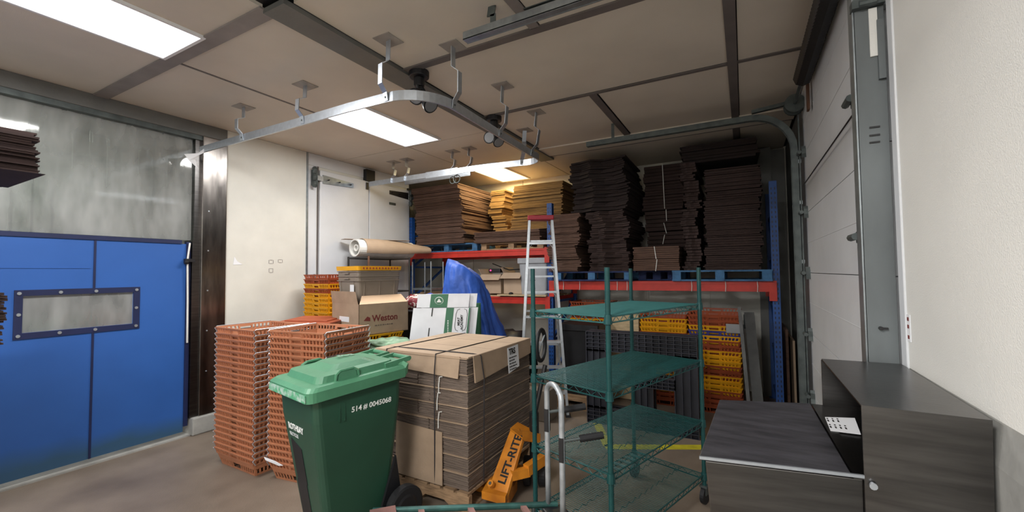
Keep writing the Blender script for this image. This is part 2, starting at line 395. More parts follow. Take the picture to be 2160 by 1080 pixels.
# the room beyond the impact door
struct(MB().b2(-7.3, -7.2, -3, 5, 0, CEIL), 'wall_beyond', 'wall_white')
struct(MB().b2(-7.2, -5.0, 2.9, 3.0, 0, CEIL), 'wall_beyond_side', 'wall_white')
struct(MB().b2(-7.2, -5.0, -3.1, -3, 0, CEIL), 'wall_beyond_front', 'wall_white')
area(-6.1, .9, .5, 1.0, 34)  # added unseen lamp without a fixture, brightens the view through the vinyl
door = tag(thing('door_1', None, None), kind='structure')
XD = XL-.05
def blue(y0, y1, x=XD):
    b = MB(); n = 14; r = []
    for i in range(n+1):
        y = y0+(y1-y0)*i/n; w = .006*math.sin(y*7)
        zb = .055 if y < 1.8 else .055-.02*(y-1.8)
        r.append([(x+w, y, zb), (x+w+.02, y, zb), (x+w+.02, y, 1.86), (x+w, y, 1.86)])
    b.loft(r); return b
WY0, WY1, WZ0, WZ1 = 1.03, 1.69, 1.13, 1.41
def pan(y0, y1, z0, z1, name='door_panel', x=XD):
    b = MB(); b.b2(x, x+.02, y0, y1, z0, z1); return b.build(name, 'blue_vinyl', door)
pan(-1.15, WY0, .05, 1.86); pan(WY1, 2.09, .05, 1.86); pan(WY0, WY1, .05, WZ0); pan(WY0, WY1, WZ1, 1.86)
MB().b2(XD+.02, XD+.026, 1.42, 1.435, .05, WZ0-.04).build('seam', 'navy', door)
MB().b2(XD+.02, XD+.026, 1.42, 1.435, WZ1+.04, 1.86).build('seam', 'navy', door)
MB().b2(XD+.02, XD+.024, -1.15, 1.40, 1.62, 1.626).build('weld_line', 'blue_vinyl', door)
MB().b2(XD-.005, XD+.03, -1.15, 2.05, 1.86, 1.895).build('top_rail', 'navy', door)
fr = MB(); e = .045
for y0, y1, z0, z1 in ((WY0-e, WY1+e, WZ1, WZ1+e), (WY0-e, WY1+e, WZ0-e, WZ0), (WY0-e, WY0, WZ0, WZ1), (WY1, WY1+e, WZ0, WZ1)):
    fr.b2(XD+.02, XD+.028, y0, y1, z0, z1)
wf = fr.build('window_frame', 'navy', door); wf['label'] = 'navy vinyl border'
MB().b2(XD+.004, XD+.010, WY0, WY1, WZ0, WZ1).build('pane', 'window_vinyl', wf)
for y in (WY0-.02, 1.23, 1.44, WY1+.02):
    for z in (WZ0-.02, WZ1+.02): MB().cyl((XD+.028, y, z), (XD+.034, y, z), .012, 10).build('rivet', 'aluminium', wf)
for y in (WY0-.02, WY1+.02): MB().cyl((XD+.028, y, 1.27), (XD+.034, y, 1.27), .012, 10).build('rivet', 'aluminium', wf)
MB().b2(XD-.01, XD+.03, 2.09, 2.125, .1, 1.88).build('edge_bar', 'navy', door)
MB().tube([(XD+.045, 2.11, 1.87), (XD+.05, 2.09, 1.70), (XD+.045, 2.10, 1.3), (XD+.04, 2.105, .9)], .008, 6).build('pull_cord', 'string_white', door)
b = MB(); b.box((XD+.04, 2.11, 1.70), (.05, .08, .03)); b.cyl((XD+.06, 2.06, 1.68), (XD+.06, 2.09, 1.68), .018, 10); b.build('door_latch', 'black_metal', door)
MB().b2(XD-.012, XD-.006, -1.15, 2.14, 1.90, 2.92).build('upper_pane', 'clear_vinyl', door)['label'] = 'clear vinyl upper pane'
for i in range(28):
    y = -.9+i*.11
    MB().b2(XD-.09-(i % 2)*.01, XD-.087-(i % 2)*.01, y, y+.125, .3, 2.94).build('vinyl_strip', 'strip_vinyl', door)
    MB().b2(XD-.088-(i % 2)*.01, XD-.085-(i % 2)*.01, y, y+.006, 2.05+.12*((i*5) % 4), 2.72).build('strip_edge', 'strip_edge', door)
# things beyond the window
o = MB(); o.b2(-6.6, -6.1, 1.5, 2.3, 0, 1.9); tag(o.build('storage_cabinet', 'tote_grey', None, bevel=.01), 'grey cabinet standing beyond the blue door window', 'cabinet')
for i, (y, z) in enumerate(((1.95, .16), (1.95, .482), (1.95, .804), (1.95, 1.126))):
    b = MB(); b.box((-5.85, y+.45, z), (.4, .4, .32)); tag(b.build('carton', 'kraft_light', None, bevel=.004), '%s brown carton of the pile beyond the blue door window' % orderly(3-i, 4), 'carton', 'cartons beyond the blue door')

# right wall
wr = struct(MB().b2(XR+.02, XR+.25, 4.38, 6.6, 0, CEIL), 'wall_right', 'beam_grey')
struct(MB().b2(XR, XR+.25, YF, 1.95, 1.2, CEIL+.1), 'wall_right_front', 'wall_rough')
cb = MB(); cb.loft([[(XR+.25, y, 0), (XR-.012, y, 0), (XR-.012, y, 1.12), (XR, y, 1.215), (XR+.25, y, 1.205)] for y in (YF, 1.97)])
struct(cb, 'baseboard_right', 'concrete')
struct(MB().b2(XR, XR+.25, 2.0, 4.4, 2.86, CEIL+.05), 'wall_right_header', 'wall_rough')
struct(MB().b2(XR-.006, XR+.02, 1.90, 1.955, 0, CEIL), 'trim_14', 'door_white', bevel=.004)
# overhead door
od = tag(thing('door_3', None, None), kind='structure')
zz = [0.02, .52, 1.02, 1.52, 2.02, 2.52, 3.02]
for a, b_ in zip(zz[:-1], zz[1:]):
    b = MB(); b.b2(XR-.005, XR+.045, 2.03, 4.33, a+.002, b_-.002)
    for k in range(1, 2):
        z = a+(b_-a)*k/2; b.b2(XR-.007, XR-.004, 2.06, 4.3, z-.003, z+.003)
    b.build('door_section', 'door_white', od, bevel=.004)
for y, zl_ in ((2.36, (.52, 1.02, 1.69, 2.30)), (4.22, (.52, 1.02, 1.52, 2.02, 2.52))):
    for z in zl_:
        b = MB(); b.box((XR-.02, y, z), (.03, .08, .05)); b.poly([(XR-.005, y-.05, z-.05), (XR-.005, y+.05, z), (XR-.005, y-.02, z+.05)], (-.03, 0, 0))
        b.cyl((XR-.05, y-.04, z), (XR-.05, y+.06, z), .016, 8); b.build('roller_hinge', 'galv_dark', od)
MB().cyl(at(1811, 225, 0, XR-.03), at(1694, 392, 0, XR-.03), .004, 6).build('lift_cable', 'black_metal', od)
# near jamb post with track
po = struct(MB().b2(.388, .475, 1.985, 2.0, 0, 2.99), 'trim_15', 'post_grey')
MB().b2(.383, .39, 1.985, 2.05, 0, 2.95).build('post_flange', 'galvanized', po)
for yy_ in (268, 285, 300):
    p = at(1845, yy_, 1, 1.983); MB().box(p, (.03, .004, .006)).build('slot', 'black_metal', po)
b = MB(); b.cyl((.427, 1.985, 1.335), (.427, 1.97, 1.335), .007, 8); b.b2(.427, .447, 1.974, 1.983, 1.332, 1.338); b.build('bolt', 'black_metal', po)
MB().b2(.431, .455, 1.978, 1.984, 2.33, 2.51).build('cut_out', 'wall_rough', po)
MB().b2(.452, .472, 1.970, 1.984, 2.24, 2.46).build('side_plate', 'post_grey', po)
b = MB(); b.b2(.38, .475, 1.96, 2.0, 2.515, 2.545); b.cyl((.40, 1.955, 2.525), (.45, 1.955, 2.525), .012, 8); b.build('top_bracket', 'galv_dark', po)
# far track, curving into its horizontal run
def ctrack(name, Y, x_end, z_top, m, label, vert=True, R=.32):
    t = thing(name, label, 'door track')
    xv = XR-.075; pts = []
    if vert: pts = [(xv, Y, .02)]
    for k in range(9):
        a = PI/2*k/8
        if vert: pts.append((xv-R+R*math.cos(a), Y, z_top-R+R*math.sin(a)))
    if not vert: pts.append((xv-.2, Y, z_top))
    pts.append((x_end, Y, z_top))
    b = MB()
    for off, w, h in ((-.022, .006, .05), (.022, .006, .05), (0, .05, .006)):
        rings = []
        for i, p in enumerate(pts):
            p = Vector(p); d = (Vector(pts[min(i+1, len(pts)-1)])-Vector(pts[max(i-1, 0)])).normalized()
            s_ = Vector((0, 1, 0)); u = s_.cross(d)
            c = p+s_*off+(u*-.02 if w > .01 else Vector())
            rings.append([c+s_*(i_*w/2)+u*(j_*h/2) for i_, j_ in ((-1, -1), (1, -1), (1, 1), (-1, 1))])
        b.loft(rings)
    b.build('channel', m, t); return t
t1 = ctrack('door_track', 4.30, -1.43, 2.90, 'galv_dark', 'long curved steel track of the roll-up door, beside the dark cardboard towers')
MB().b2(XR-.045, XR-.035, 4.27, 4.34, .02, 2.95).build('wall_angle', 'galv_dark', t1)
for z in (.5, 1.0, 1.6, 2.1, 2.45): MB().b2(XR-.10, XR-.03, 4.28, 4.33, z, z+.03).build('bracket', 'galvanized', t1)
b = MB(); b.bar((-1.15, 4.30, 2.92), (-1.15, 4.30, CEIL), .03, .005, (0, 1, 0)); b.build('hanger_strap', 'galv_dark', t1)
b = MB(); b.bar((.1, 4.30, 2.955), (.42, 4.30, 2.985), .04, .03); b.build('angle_bar', 'galv_dark', t1)
t2 = ctrack('door_track', 2.04, -1.42, 2.95, 'galvanized', 'short straight galvanized door track overhead, cut off by the top of the photo', False)
b = MB(); b.b2(-1.02, .35, 2.02, 2.075, 2.99, 2.995); b.b2(-1.02, .35, 2.07, 2.075, 2.945, 2.995); b.build('angle_bar', 'galv_dark', t2)
b = MB(); b.bar((-1.22, 2.03, 2.95), (-1.22, 2.03, 3.03), .035, .006, (0, 1, 0)); b.bar((-1.235, 2.03, 3.02), (-1.225, 2.03, CEIL), .05, .006, (0, 1, 0)); b.build('hanger_strap', 'galv_dark', t2)
# torsion spring shaft
t = thing('torsion_spring', 'black torsion spring and cable drum on a shaft above the roll-up door', 'spring')
MB().cyl((XR-.07, 2.05, 2.93), (XR-.07, 4.35, 2.93), .013, 10).build('shaft', 'galv_dark', t)
b = MB(); pts = []
for i in range(40*8+1):
    a = i*2*PI/8; pts.append((XR-.07+.045*math.cos(a), 2.2+1.45*i/320, 2.93+.045*math.sin(a)))
b.tube(pts, .016, 4); b.build('coil', 'black_metal', t)
b = MB(); b.tube([(XR-.07, 4.16, 2.93), (XR-.07, 4.19, 2.93), (XR-.07, 4.19, 2.93), (XR-.07, 4.24, 2.93), (XR-.07, 4.24, 2.93), (XR-.07, 4.27, 2.93)], .05, 20, rs=[.075, .075, .055, .055, .075, .075]); b.build('cable_drum', 'galv_dark', t)
b = MB(); b.bar((XR-.03, 3.75, 2.98), (XR-.03, 3.75, 2.72), .06, .015, (1, 0, 0)); b.build('bearing_bracket', 'rust_tube', t)
# stickers on the right wall
t = thing('wall_sticker', 'small white sticker strip with dark red marks on the right wall', 'sticker')
a0 = at(1917, 692, 0, XR-.0015)
MB().box(a0, (.002, .035, .09)).build('paper_backing', 'paper', t)
for dz in (.03, .005, -.03): MB().box((a0.x-.0015, a0.y, a0.z+dz), (.001, .014, .012)).build('mark', 'red_print', t)

# ================================================================== CEILING FIXTURES
for i, (x, y, w, d, pw, c) in enumerate(PANELS):
    lab = ['large bright ceiling light panel at the upper left, nearest the clear curtain', 'bright ceiling light panel behind the curved meat rail',
           'warm yellow ceiling light panel above the cardboard on the racks', 'ceiling light panel behind the camera near the blue door',
           'ceiling light panel behind the camera near the right wall', 'rearmost ceiling light panel behind the camera'][i]
    t = thing('ceiling_light', lab, 'light', (x, y, CEIL), 0, 'ceiling light panels')
    b = MB(); f = .02
    for x0, x1, y0, y1 in ((-w/2-f, w/2+f, -d/2-f, -d/2), (-w/2-f, w/2+f, d/2, d/2+f), (-w/2-f, -w/2, -d/2, d/2), (w/2, w/2+f, -d/2, d/2)):
        b.b2(x0, x1, y0, y1, -.018, 0)
    b.build('frame', 'paper', t)
    MB().b2(-w/2, w/2, -d/2, d/2, -.012, -.002).build('diffuser', 'diffuser_warm' if i == 2 else 'diffuser', t)

# meat rail
ZR = 2.80
rail = thing('overhead_rail', 'galvanized overhead meat rail curving in a U below the ceiling', 'rail')
pts = [(-4.72, 2.17, 2.80), (-3.95, 2.157, 2.795), (-3.07, 2.14, 2.785), (-2.5, 2.10, 2.765), (-2.10, 2.068, 2.74)]
for k in range(1, 13):
    a = -PI/2+PI/2*k/12; pts.append((-2.06+.31*math.cos(a), 2.37+.31*math.sin(a), 2.735-.013*k/12))
pts += [(-1.78, 3.1, 2.72), (-1.81, 3.72, 2.725)]
for k in range(1, 11):
    a = PI/2*k/10; pts.append((-2.18+.365*math.cos(a), 3.82+.365*math.sin(a), 2.73+.05*k/10))
pts += [(-2.8, 4.195, 2.80), (-3.58, 4.215, 2.81), (-4.58, 4.215, 2.81)]
def ribbon(pts, h, w):
    rings = []
    for i, p in enumerate(pts):
        p = Vector(p); q = Vector(pts[min(i+1, len(pts)-1)]); o_ = Vector(pts[max(i-1, 0)]); d = (q-o_); d.z = 0; d.normalize()
        s_ = Vector((-d.y, d.x, 0))
        rings.append([p+s_*(i_*w/2)+Vector((0, 0, z_)) for i_, z_ in ((-1, -h), (1, -h), (1, h), (-1, h))])
    return MB().loft(rings)
ribbon(pts, .033, .013).build('rail_bar', 'aluminium', rail)
b = MB(); b.b2(-3.55, -3.05, 4.195, 4.203, ZR-.035, ZR+.045); b.build('splice_plate', 'aluminium', rail)
b = MB(); b.b2(-4.1, -3.0, 4.40, 4.413, ZR-.02, ZR+.043); b.build('switch_rail', 'aluminium', rail)
b = MB(); b.tube([(-3.1+.05*math.cos(a/6*PI), 4.25, ZR-.08+.05*math.sin(a/6*PI)) for a in range(12)], .006, 6, closed=True)
b.tube([(-3.2+.045*math.cos(a/6*PI), 4.30, ZR-.075+.045*math.sin(a/6*PI)) for a in range(12)], .006, 6, closed=True)
b.cyl((-3.1, 4.25, ZR), (-3.1, 4.25, ZR-.05), .006, 6); b.build('trolley_hook', 'galv_dark', rail)
def hanger(x, y, z, dx, dy, jx, jy):    # ceiling plate, strap with a jog, foot bolted to the rail
    MB().box((x+dx, y+dy, CEIL-.003), (.14, .14, .005)).build('ceiling_plate', 'plate_grey', rail)
    J = Vector((jx, jy, 0)); a = Vector((-jy, jx, 0)).normalized()*.022; n_ = J.normalized()*.003; c = Vector((x+dx, y+dy, 0)); q = Vector((x, y, 0)); up = lambda z_: Vector((0, 0, z_))
    L_ = CEIL-z
    P = [c+up(CEIL-.005), c*.75+q*.25+up(CEIL-L_*.36), c*.6+q*.4+J+up(CEIL-L_*.46), c*.2+q*.8+J+up(z+.07), q+J*.3+up(z+.03), q+J*.15+up(z-.026)]
    rings = [[p-a-n_, p+a-n_, p+a+n_, p-a+n_] for p in P]
    st = MB().loft(rings).build('hanger_strap', 'aluminium', rail)
    f = q+J*.15+up(z); MB().cyl(f-n_*3, f+n_*3, .008, 8).build('bolt', 'galv_dark', st)
hanger(-3.95, 2.157, 2.795, 0, 0, 0, -.06); hanger(-3.07, 2.14, 2.785, 0, .012, 0, -.06)
hanger(-2.08, 2.066, 2.737, .08, -.07, -.01, -.055)
hanger(-1.75, 2.36, 2.72, .07, -.09, .055, 0); hanger(-1.778, 3.05, 2.72, .085, -.09, .055, 0); hanger(-1.81, 3.72, 2.725, .11, -.1, .055, 0)
for x in (-4.17, -3.93, -3.17, -2.92): hanger(x, 4.212, 2.81, 0, .05, .055, -.0)
hanger(-2.15, 4.18, 2.78, .12, -.16, .03, -.04)
b = MB(); b.poly([(-4.64, 2.162, 2.80), (-4.64, 2.162, 2.76), (-4.65, 2.00, 2.71), (-4.65, 2.04, 2.66), (-4.66, 2.12, 2.60), (-4.66, 2.10, 2.68)], (.004, 0, 0))
tag(b.build('tag_card', 'paper'), 'white torn paper tag hanging from the meat rail by the clear curtain', 'tag')

# emergency light heads
def spot(x, y, lab, heads, t_):
    p = at(x, y, 2, CEIL-.02)
    t = thing('emergency_light', lab, 'light', (p.x, p.y, CEIL))
    b = MB(); b.cyl((0, 0, 0), (0, 0, -.05), .075, 20); b.cyl((0, 0, -.05), (0, 0, -.12), .04, 12); b.build('mount', 'black_plastic', t, bevel=.006)
    for (px, py, ax, r) in heads:
        c = dep(px, py, t_)-Vector((p.x, p.y, CEIL)); d = Vector(ax).normalized()
        b = MB(); b.tube([c-d*.10, c-d*.07, c-d*.03, c], r, 18, rs=[r*.35, r*.6, r*.9, r]); h = b.build('lamp_head', 'black_plastic', t)
        MB().tube([(0, 0, -.10), (c.x*.4, c.y*.4, c.z*.55), c-d*.07], .014, 8).build('swivel_arm', 'black_plastic', h)
        MB().cyl(c-d*.005, c+d*.004, r*.82, 20).build('lens', 'glass_lens', h)
spot(884, 156, 'black twin-head emergency light behind the bend of the meat rail', ((876, 204, (.1, -.7, -.55), .062), (909, 222, (.75, -.1, -.6), .062)), 3.12)
spot(1042, 250, 'black twin-head emergency light near the far end of the ceiling beam', ((1032, 290, (.15, -1, -.15), .058), (1052, 300, (.6, -.3, -.7), .055)), 3.95)

# ================================================================== RACKS
RY0, RY1 = 5.17, 6.12
def rack():
    t = thing('pallet_rack', 'blue and red pallet rack along the back wall loaded with flattened cardboard', 'rack')
    for x, h in ((-4.70, 2.45), (-2.26, 2.47), (.29, 2.48)):
        for y in (RY0+.04, RY1-.04):
            b = MB(); b.b2(x-.035, x+.035, y-.035, y-.03, 0, h); b.b2(x-.035, x-.03, y-.03, y+.035, 0, h); b.b2(x+.03, x+.035, y-.03, y+.035, 0, h)
            b.b2(x-.06, x+.06, y-.06, y+.06, 0, .006)
            u = b.build('upright', 'rack_blue', t)
            if y < 5.5:
                s_ = MB()
                for k in range(int(h/.05)-1):
                    for dx in (-.016, .016): s_.box((x+dx, y-.0355, .05+k*.05), (.009, .002, .024))
                so = s_.build('slot', 'black_metal', u); so['kind'] = 'stuff'
        for k in range(5):
            z = .15+k*.5
            MB().bar((x, RY0+.06, z), (x, RY1-.06, z), .03, .03).build('brace', 'rack_blue', t)
            if k < 4: MB().bar((x, RY0+.06, z), (x, RY1-.06, z+.5), .03, .03).build('brace', 'rack_blue', t)
    def beam(x0, x1, z, h=.10):
        for y in (RY0, RY1-.08):
            b = MB(); b.b2(x0+.03, x1-.03, y-.015, y+.04, z-h/2, z+h/2); b.b2(x0+.03, x1-.03, y-.022, y-.014, z-h/2, z-h*.2); b.b2(x0+.03, x1-.03, y-.022, y-.014, z+h*.2, z+h/2)
            o_ = b.build('beam', 'rack_red', t)
            for x in (x0+.03, x1-.03): MB().b2(x-.035, x+.035, y-.026, y-.02, z-.15, z+.06).build('beam_connector', 'rack_red', o_)
    beam(-4.70, -2.26, 1.825, .09); beam(-4.70, -2.26, 1.165, .09); beam(-2.26, .29, 1.375, .11)
    for y in (5.25, 5.40, 5.55, 5.70, 5.85, 6.0):
        MB().b2(-4.66, -2.3, y-.05, y+.05, 1.21, 1.225).build('shelf_board', 'pale_wood', t)
    # white ties round the beam
    for x in (-2.06, -1.84, -1.36, -1.24, -.52, -.44, -.18, .12):
        MB().tube([(x, RY0-.028, 1.315), (x+.004, RY0-.03, 1.38), (x, RY0-.026, 1.435)], .004, 5).build('tie', 'string_white', t)
rack()

def pallet(label, loc, rz, w, d, m='pallet_blue', cat='pallet', group=None, h=.12, nd=5, blockm=None):
    t = thing('pallet', label, cat, loc, rz, group)
    for k in range(nd):
        y = -d/2+.05+(d-.1)*k/(nd-1); MB().box((0, y, h-.009), (w, .085, .018)).build('deck_board', m, t)
    for x in (-w/2+.05, 0, w/2-.05):
        for y in (-d/2+.05, 0, d/2-.05): MB().box((x, y, h/2), (.09, .085, h-.036)).build('block', blockm or m, t)
    for x in (-w/2+.05, 0, w/2-.05): MB().box((x, 0, .009), (.09, d, .018)).build('bottom_board', m, t)
    for y in (-d/2+.05, d/2-.05): MB().box((0, y, .009), (w, .085, .018)).build('bottom_board', m, t)
    return t
Z1, Z2 = 1.432, 1.872
pallet('light blue pallet on the upper left rack level under a cardboard stack', (-3.98, 5.62, Z2), 0, 1.14, .9, 'pallet_blue')
pallet('plain brown wooden pallet on the upper left rack level behind the ladder', (-2.85, 5.62, Z2), 0, 1.0, .9, 'pallet_wood', h=.10)
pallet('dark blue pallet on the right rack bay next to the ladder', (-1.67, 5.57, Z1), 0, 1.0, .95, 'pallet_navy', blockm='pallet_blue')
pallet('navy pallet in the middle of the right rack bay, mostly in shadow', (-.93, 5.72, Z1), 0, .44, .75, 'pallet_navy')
pallet('pale blue pallet at the right end of the right rack bay', (-.23, 5.57, Z1), 0, .98, .95, 'pallet_blue')

# flattened cardboard in bundles --------------------------------------------
def bundle_mesh(w, d, h, n, jit, rnd, wave=0.):
    b = MB(); th = h/n
    for k in range(n):
        dx = rnd.uniform(-jit, jit); dy = rnd.uniform(-jit, jit); a = rnd.uniform(-.02, .02)
        c, s_ = math.cos(a), math.sin(a); z0 = k*th; z1 = (k+.86)*th
        m_ = 6; top = []; bot = []
        ww = w*(1-rnd.uniform(0, .03)); pts = []
        # outline with slightly wavy front and sides
        for i in range(m_): pts.append((-ww/2+ww*i/(m_-1), -d/2+wave*math.sin(i*2.1+k*.2)+dy))
        pts += [(ww/2, d/2+dy), (-ww/2, d/2+dy)]
        r0 = [Vector((x*c-y*s_+dx, x*s_+y*c, z0)) for x, y in pts]; r1 = [Vector((p.x, p.y, z1)) for p in r0]
        b.loft([r0, r1])
    return b
def cstack(where, x0, x1, y0, y1, z0, z1, n, m, jit=.008, drift=None, wave=.0, group=None, sheets=5, seed=1, rz=0., name='cardboard_bundle', mset=None):
    rnd = random.Random(seed); hs = [rnd.uniform(.7, 1.3) for _ in range(n)]; s = sum(hs); z = z0
    for i in range(n):
        h = (z1-z0)*hs[i]/s; f = (z-z0)/(z1-z0)
        dx = rnd.uniform(-jit, jit)*1.5+(drift(f) if drift else 0)
        b = bundle_mesh(x1-x0, y1-y0, h*.97, sheets, jit, rnd, wave)
        o = b.build(name, (mset[i % len(mset)] if mset else m)); o.location = ((x0+x1)/2+dx, (y0+y1)/2+rnd.uniform(-jit, jit), z); o.rotation_euler = (0, 0, rz+rnd.uniform(-.015, .015))
        tag(o, '%s cardboard bundle, %s' % (orderly(n-1-i, n), where), 'cardboard', group or ('cardboard in '+where))
        z += h
# upper left level
cstack('stack nearest the white door', -4.60, -3.68, 5.12, 6.1, Z2+.122, 2.90, 13, 'kraft_old', .016, lambda f: .06-.10*f+.05*math.sin(f*3), sheets=4, seed=3)
cstack('slim stack between the two big left ones', -3.50, -3.24, 5.75, 6.15, Z2+.122, 2.86, 10, 'kraft_warm', .02, lambda f: .04*math.sin(f*9)-.08*f+.03, sheets=3, seed=4)
cstack('yellow-lit stack behind the ladder', -3.02, -2.22, 5.5, 6.2, Z2+.30, 2.84, 11, 'kraft_warm', .014, lambda f: .03*f, sheets=3, seed=5)
cstack('low wide pile behind the ladder', -3.42, -2.36, 5.12, 5.46, Z2+.105, Z2+.265, 4, 'kraft_old', .015, sheets=3, seed=6)
cstack('base pile under the yellow-lit stack', -3.0, -2.25, 5.5, 6.2, Z2+.105, Z2+.29, 2, 'kraft_old', .01, sheets=3, seed=7)
# right bay
zt = Z1+.122
cstack('narrow pile just right of the ladder', -2.21, -1.80, 5.08, 5.9, zt-.0, 2.30, 11, 'kraft_old', .014, lambda f: -.02+.03*math.sin(f*14), .01, sheets=4, seed=8)
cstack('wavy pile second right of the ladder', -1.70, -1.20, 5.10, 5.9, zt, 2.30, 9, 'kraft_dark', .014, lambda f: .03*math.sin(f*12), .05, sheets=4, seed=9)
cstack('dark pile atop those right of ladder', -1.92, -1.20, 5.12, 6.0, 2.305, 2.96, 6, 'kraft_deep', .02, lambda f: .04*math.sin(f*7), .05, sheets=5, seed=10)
cstack('short pile in the right bay gap', -1.16, -.64, 5.10, 5.6, zt, 1.84, 2, 'kraft_old', .005, sheets=6, seed=11)
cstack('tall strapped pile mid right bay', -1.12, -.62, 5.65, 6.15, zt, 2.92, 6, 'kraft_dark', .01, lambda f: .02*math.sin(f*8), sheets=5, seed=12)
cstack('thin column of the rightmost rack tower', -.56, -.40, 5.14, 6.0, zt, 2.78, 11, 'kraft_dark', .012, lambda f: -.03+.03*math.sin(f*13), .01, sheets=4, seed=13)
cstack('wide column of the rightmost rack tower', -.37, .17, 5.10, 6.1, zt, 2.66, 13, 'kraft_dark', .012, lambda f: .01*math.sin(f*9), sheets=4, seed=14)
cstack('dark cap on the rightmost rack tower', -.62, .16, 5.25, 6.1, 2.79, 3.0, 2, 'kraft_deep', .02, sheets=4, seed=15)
# white straps on the middle pile
for i, (p, q) in enumerate((((1397, 345), (1402, 440)), ((1405, 442), (1406, 466)), ((1400, 470), (1406, 492)), ((1402, 495), (1398, 515)))):
    a = at(*p, 1, 5.61); b_ = at(*q, 1, 5.61); tag(MB().cyl(a, b_, .005, 6).build('string', 'string_white'), ['long', 'upper short', 'lower short', 'lowest'][i]+' white string on the tall pile mid rack', 'string')
for i, (p, q) in enumerate((((1380, 520), (1384, 546)), ((1386, 547), (1383, 572)))):
    a = at(*p, 1, 5.07); b_ = at(*q, 1, 5.07); tag(MB().cyl(a, b_, .005, 6).build('string', 'string_white'), ['upper', 'lower'][i]+' white string on the short pile in the middle of the right bay', 'string')

# ================================================================== CRATES
def crate_parts(W_, D_, H_, taper=.04):
    body = MB(); wt = .006
    def wall(ax, s, L, other):
        # a tapered wall along axis ax at side s; L = rim length, other = half rim distance
        def P(u, z, off=0):
            k = 1-(1-z/H_)*1.0; inset = taper*(1-k)
            q = s*(other-inset+off); uu = u*(L/2-inset)/(L/2)
            return (uu, q, z) if ax == 0 else (q, uu, z)
        def slab(u0, u1, z0, z1, o0=0, o1=.006):
            body.hexa([P(u0, z0, -o0), P(u1, z0, -o0), P(u1, z0, o1), P(u0, z0, o1), P(u0, z1, -o0), P(u1, z1, -o0), P(u1, z1, o1), P(u0, z1, o1)])
        h = L/2
        slab(-h, h, H_-.012, H_, 0, .014)          # rim
        slab(-h, h, H_-.052, H_-.042, 0, .012)     # lower lip
        slab(-h, h, .0, .016)                       # base band
        slab(-h, h, .055, H_-.050)                   # mid band (hidden when nested)
        n = int(L/.034)
        for i in range(n+1):
            u = -h+.006+(L-.012)*i/n
            if abs(u) < .055: continue
            slab(u-.005, u+.005, H_-.044, H_-.010, 0, .010)
            slab(u-.006, u+.006, .014, .058)
        slab(-h, -.055, H_-.044, H_-.010, .0, .0015) if False else None
        for u in (-.055, .055): slab(u-.006, u+.006, H_-.046, H_-.010, 0, .012)
        slab(-.05, .05, H_-.022, H_-.010, 0, .010)
    for s in (-1, 1): wall(0, s, W_, D_/2); wall(1, s, D_, W_/2)
    return body
def crate_floor(W_, D_, t):
    b = MB(); w = W_/2-t; d = D_/2-t
    for i in range(9):
        x = -w+2*w*i/8; b.b2(x-.004, x+.004, -d, d, 0, .005)
    for i in range(7):
        y = -d+2*d*i/6; b.b2(-w, w, y-.004, y+.004, 0, .005)
    return b
def bail(W_, D_, H_, s):
    x = s*(W_/2+.008)
    return MB().tube([(x, -D_/2+.01, H_-.045), (x-.0, -D_/2-.012, H_-.01), (x, -D_/2+.005, H_+.004), (x, D_/2-.005, H_+.004), (x, D_/2+.012, H_-.01), (x, D_/2-.01, H_-.045)], .004, 5)
CH_ = .145
def crate_proto(m, W_=.55, D_=.46, bails=True):
    t = thing('plastic_crate', 'crate', 'crate')
    crate_parts(W_, D_, CH_).build('crate_body', m, t); crate_floor(W_, D_, .042).build('crate_floor', m, t)
    if bails:
        for s_ in (-1, 1): bail(W_, D_, CH_, s_).build('bail', 'aluminium', t)
    return t
used = []
def crate_tower(protos, x, y, rz, n, pitch, where, group, seq=None, jit=.002, z0=0.):
    rnd = random.Random(n)
    for i in range(n):
        pr, cn = protos[seq[i] if seq else 0]
        lab = '%s %s crate, %s' % (orderly(n-1-i, n), cn, where)
        loc = (x+rnd.uniform(-jit, jit), y+rnd.uniform(-jit, jit), z0+i*pitch)
        if pr not in used: used.append(pr); pr.location = loc; pr.rotation_euler = (0, 0, rz); pr['label'] = lab; pr['group'] = group
        else: dup(pr, loc, rz, lab, group)
po_ = crate_proto('crate_orange'); pr_ = crate_proto('crate_rust', .5, .42, False); py_ = crate_proto('crate_yellow', .5, .42, False); pv_ = crate_proto('crate_violet', .5, .42, False)
crate_tower([(po_, 'orange')], -3.585, 2.15, -.01, 23, .0445, 'nested tower next to the steel jamb', 'nested crates in the tower by the jamb')
crate_tower([(po_, 'orange')], -2.965, 2.235, .13, 23, .0445, 'nested tower behind the green bin', 'nested crates in the tower behind the bin')
crate_tower([(po_, 'orange')], -3.77, 2.78, .38, 23, .0425, 'tower behind both front crate towers', 'nested crates in the rear tower')
b = MB(); b.box((0, 0, .012), (.58, .48, .018)); b.box((0, 0, .026), (.44, .34, .012)); o = b.build('crate_lid', 'crate_rust', None, bevel=.006)
o.location = (-3.77, 2.78, .0425*22+CH_+.002); o.rotation_euler = (0.03, 0, .38); tag(o, 'rust orange flat crate lid on top of the rear crate tower', 'lid')
RY = [(pr_, 'rust orange'), (py_, 'yellow'), (pv_, 'violet blue')]
crate_tower(RY, -4.30, 3.40, -.1, 27, .0540, 'yellow and rust tower against white wall', 'crates in the yellow and rust tower',
            [0]*18+[1, 1, 1, 1, 1, 0, 1, 0, 0])
# crates carrying the open carton
crate_tower(RY, -3.37, 3.12, -.19, 16, .0545, 'low pile under the open carton', 'crates under the open carton', [0, 0, 1, 0]*3+[0, 1, 0, 1])
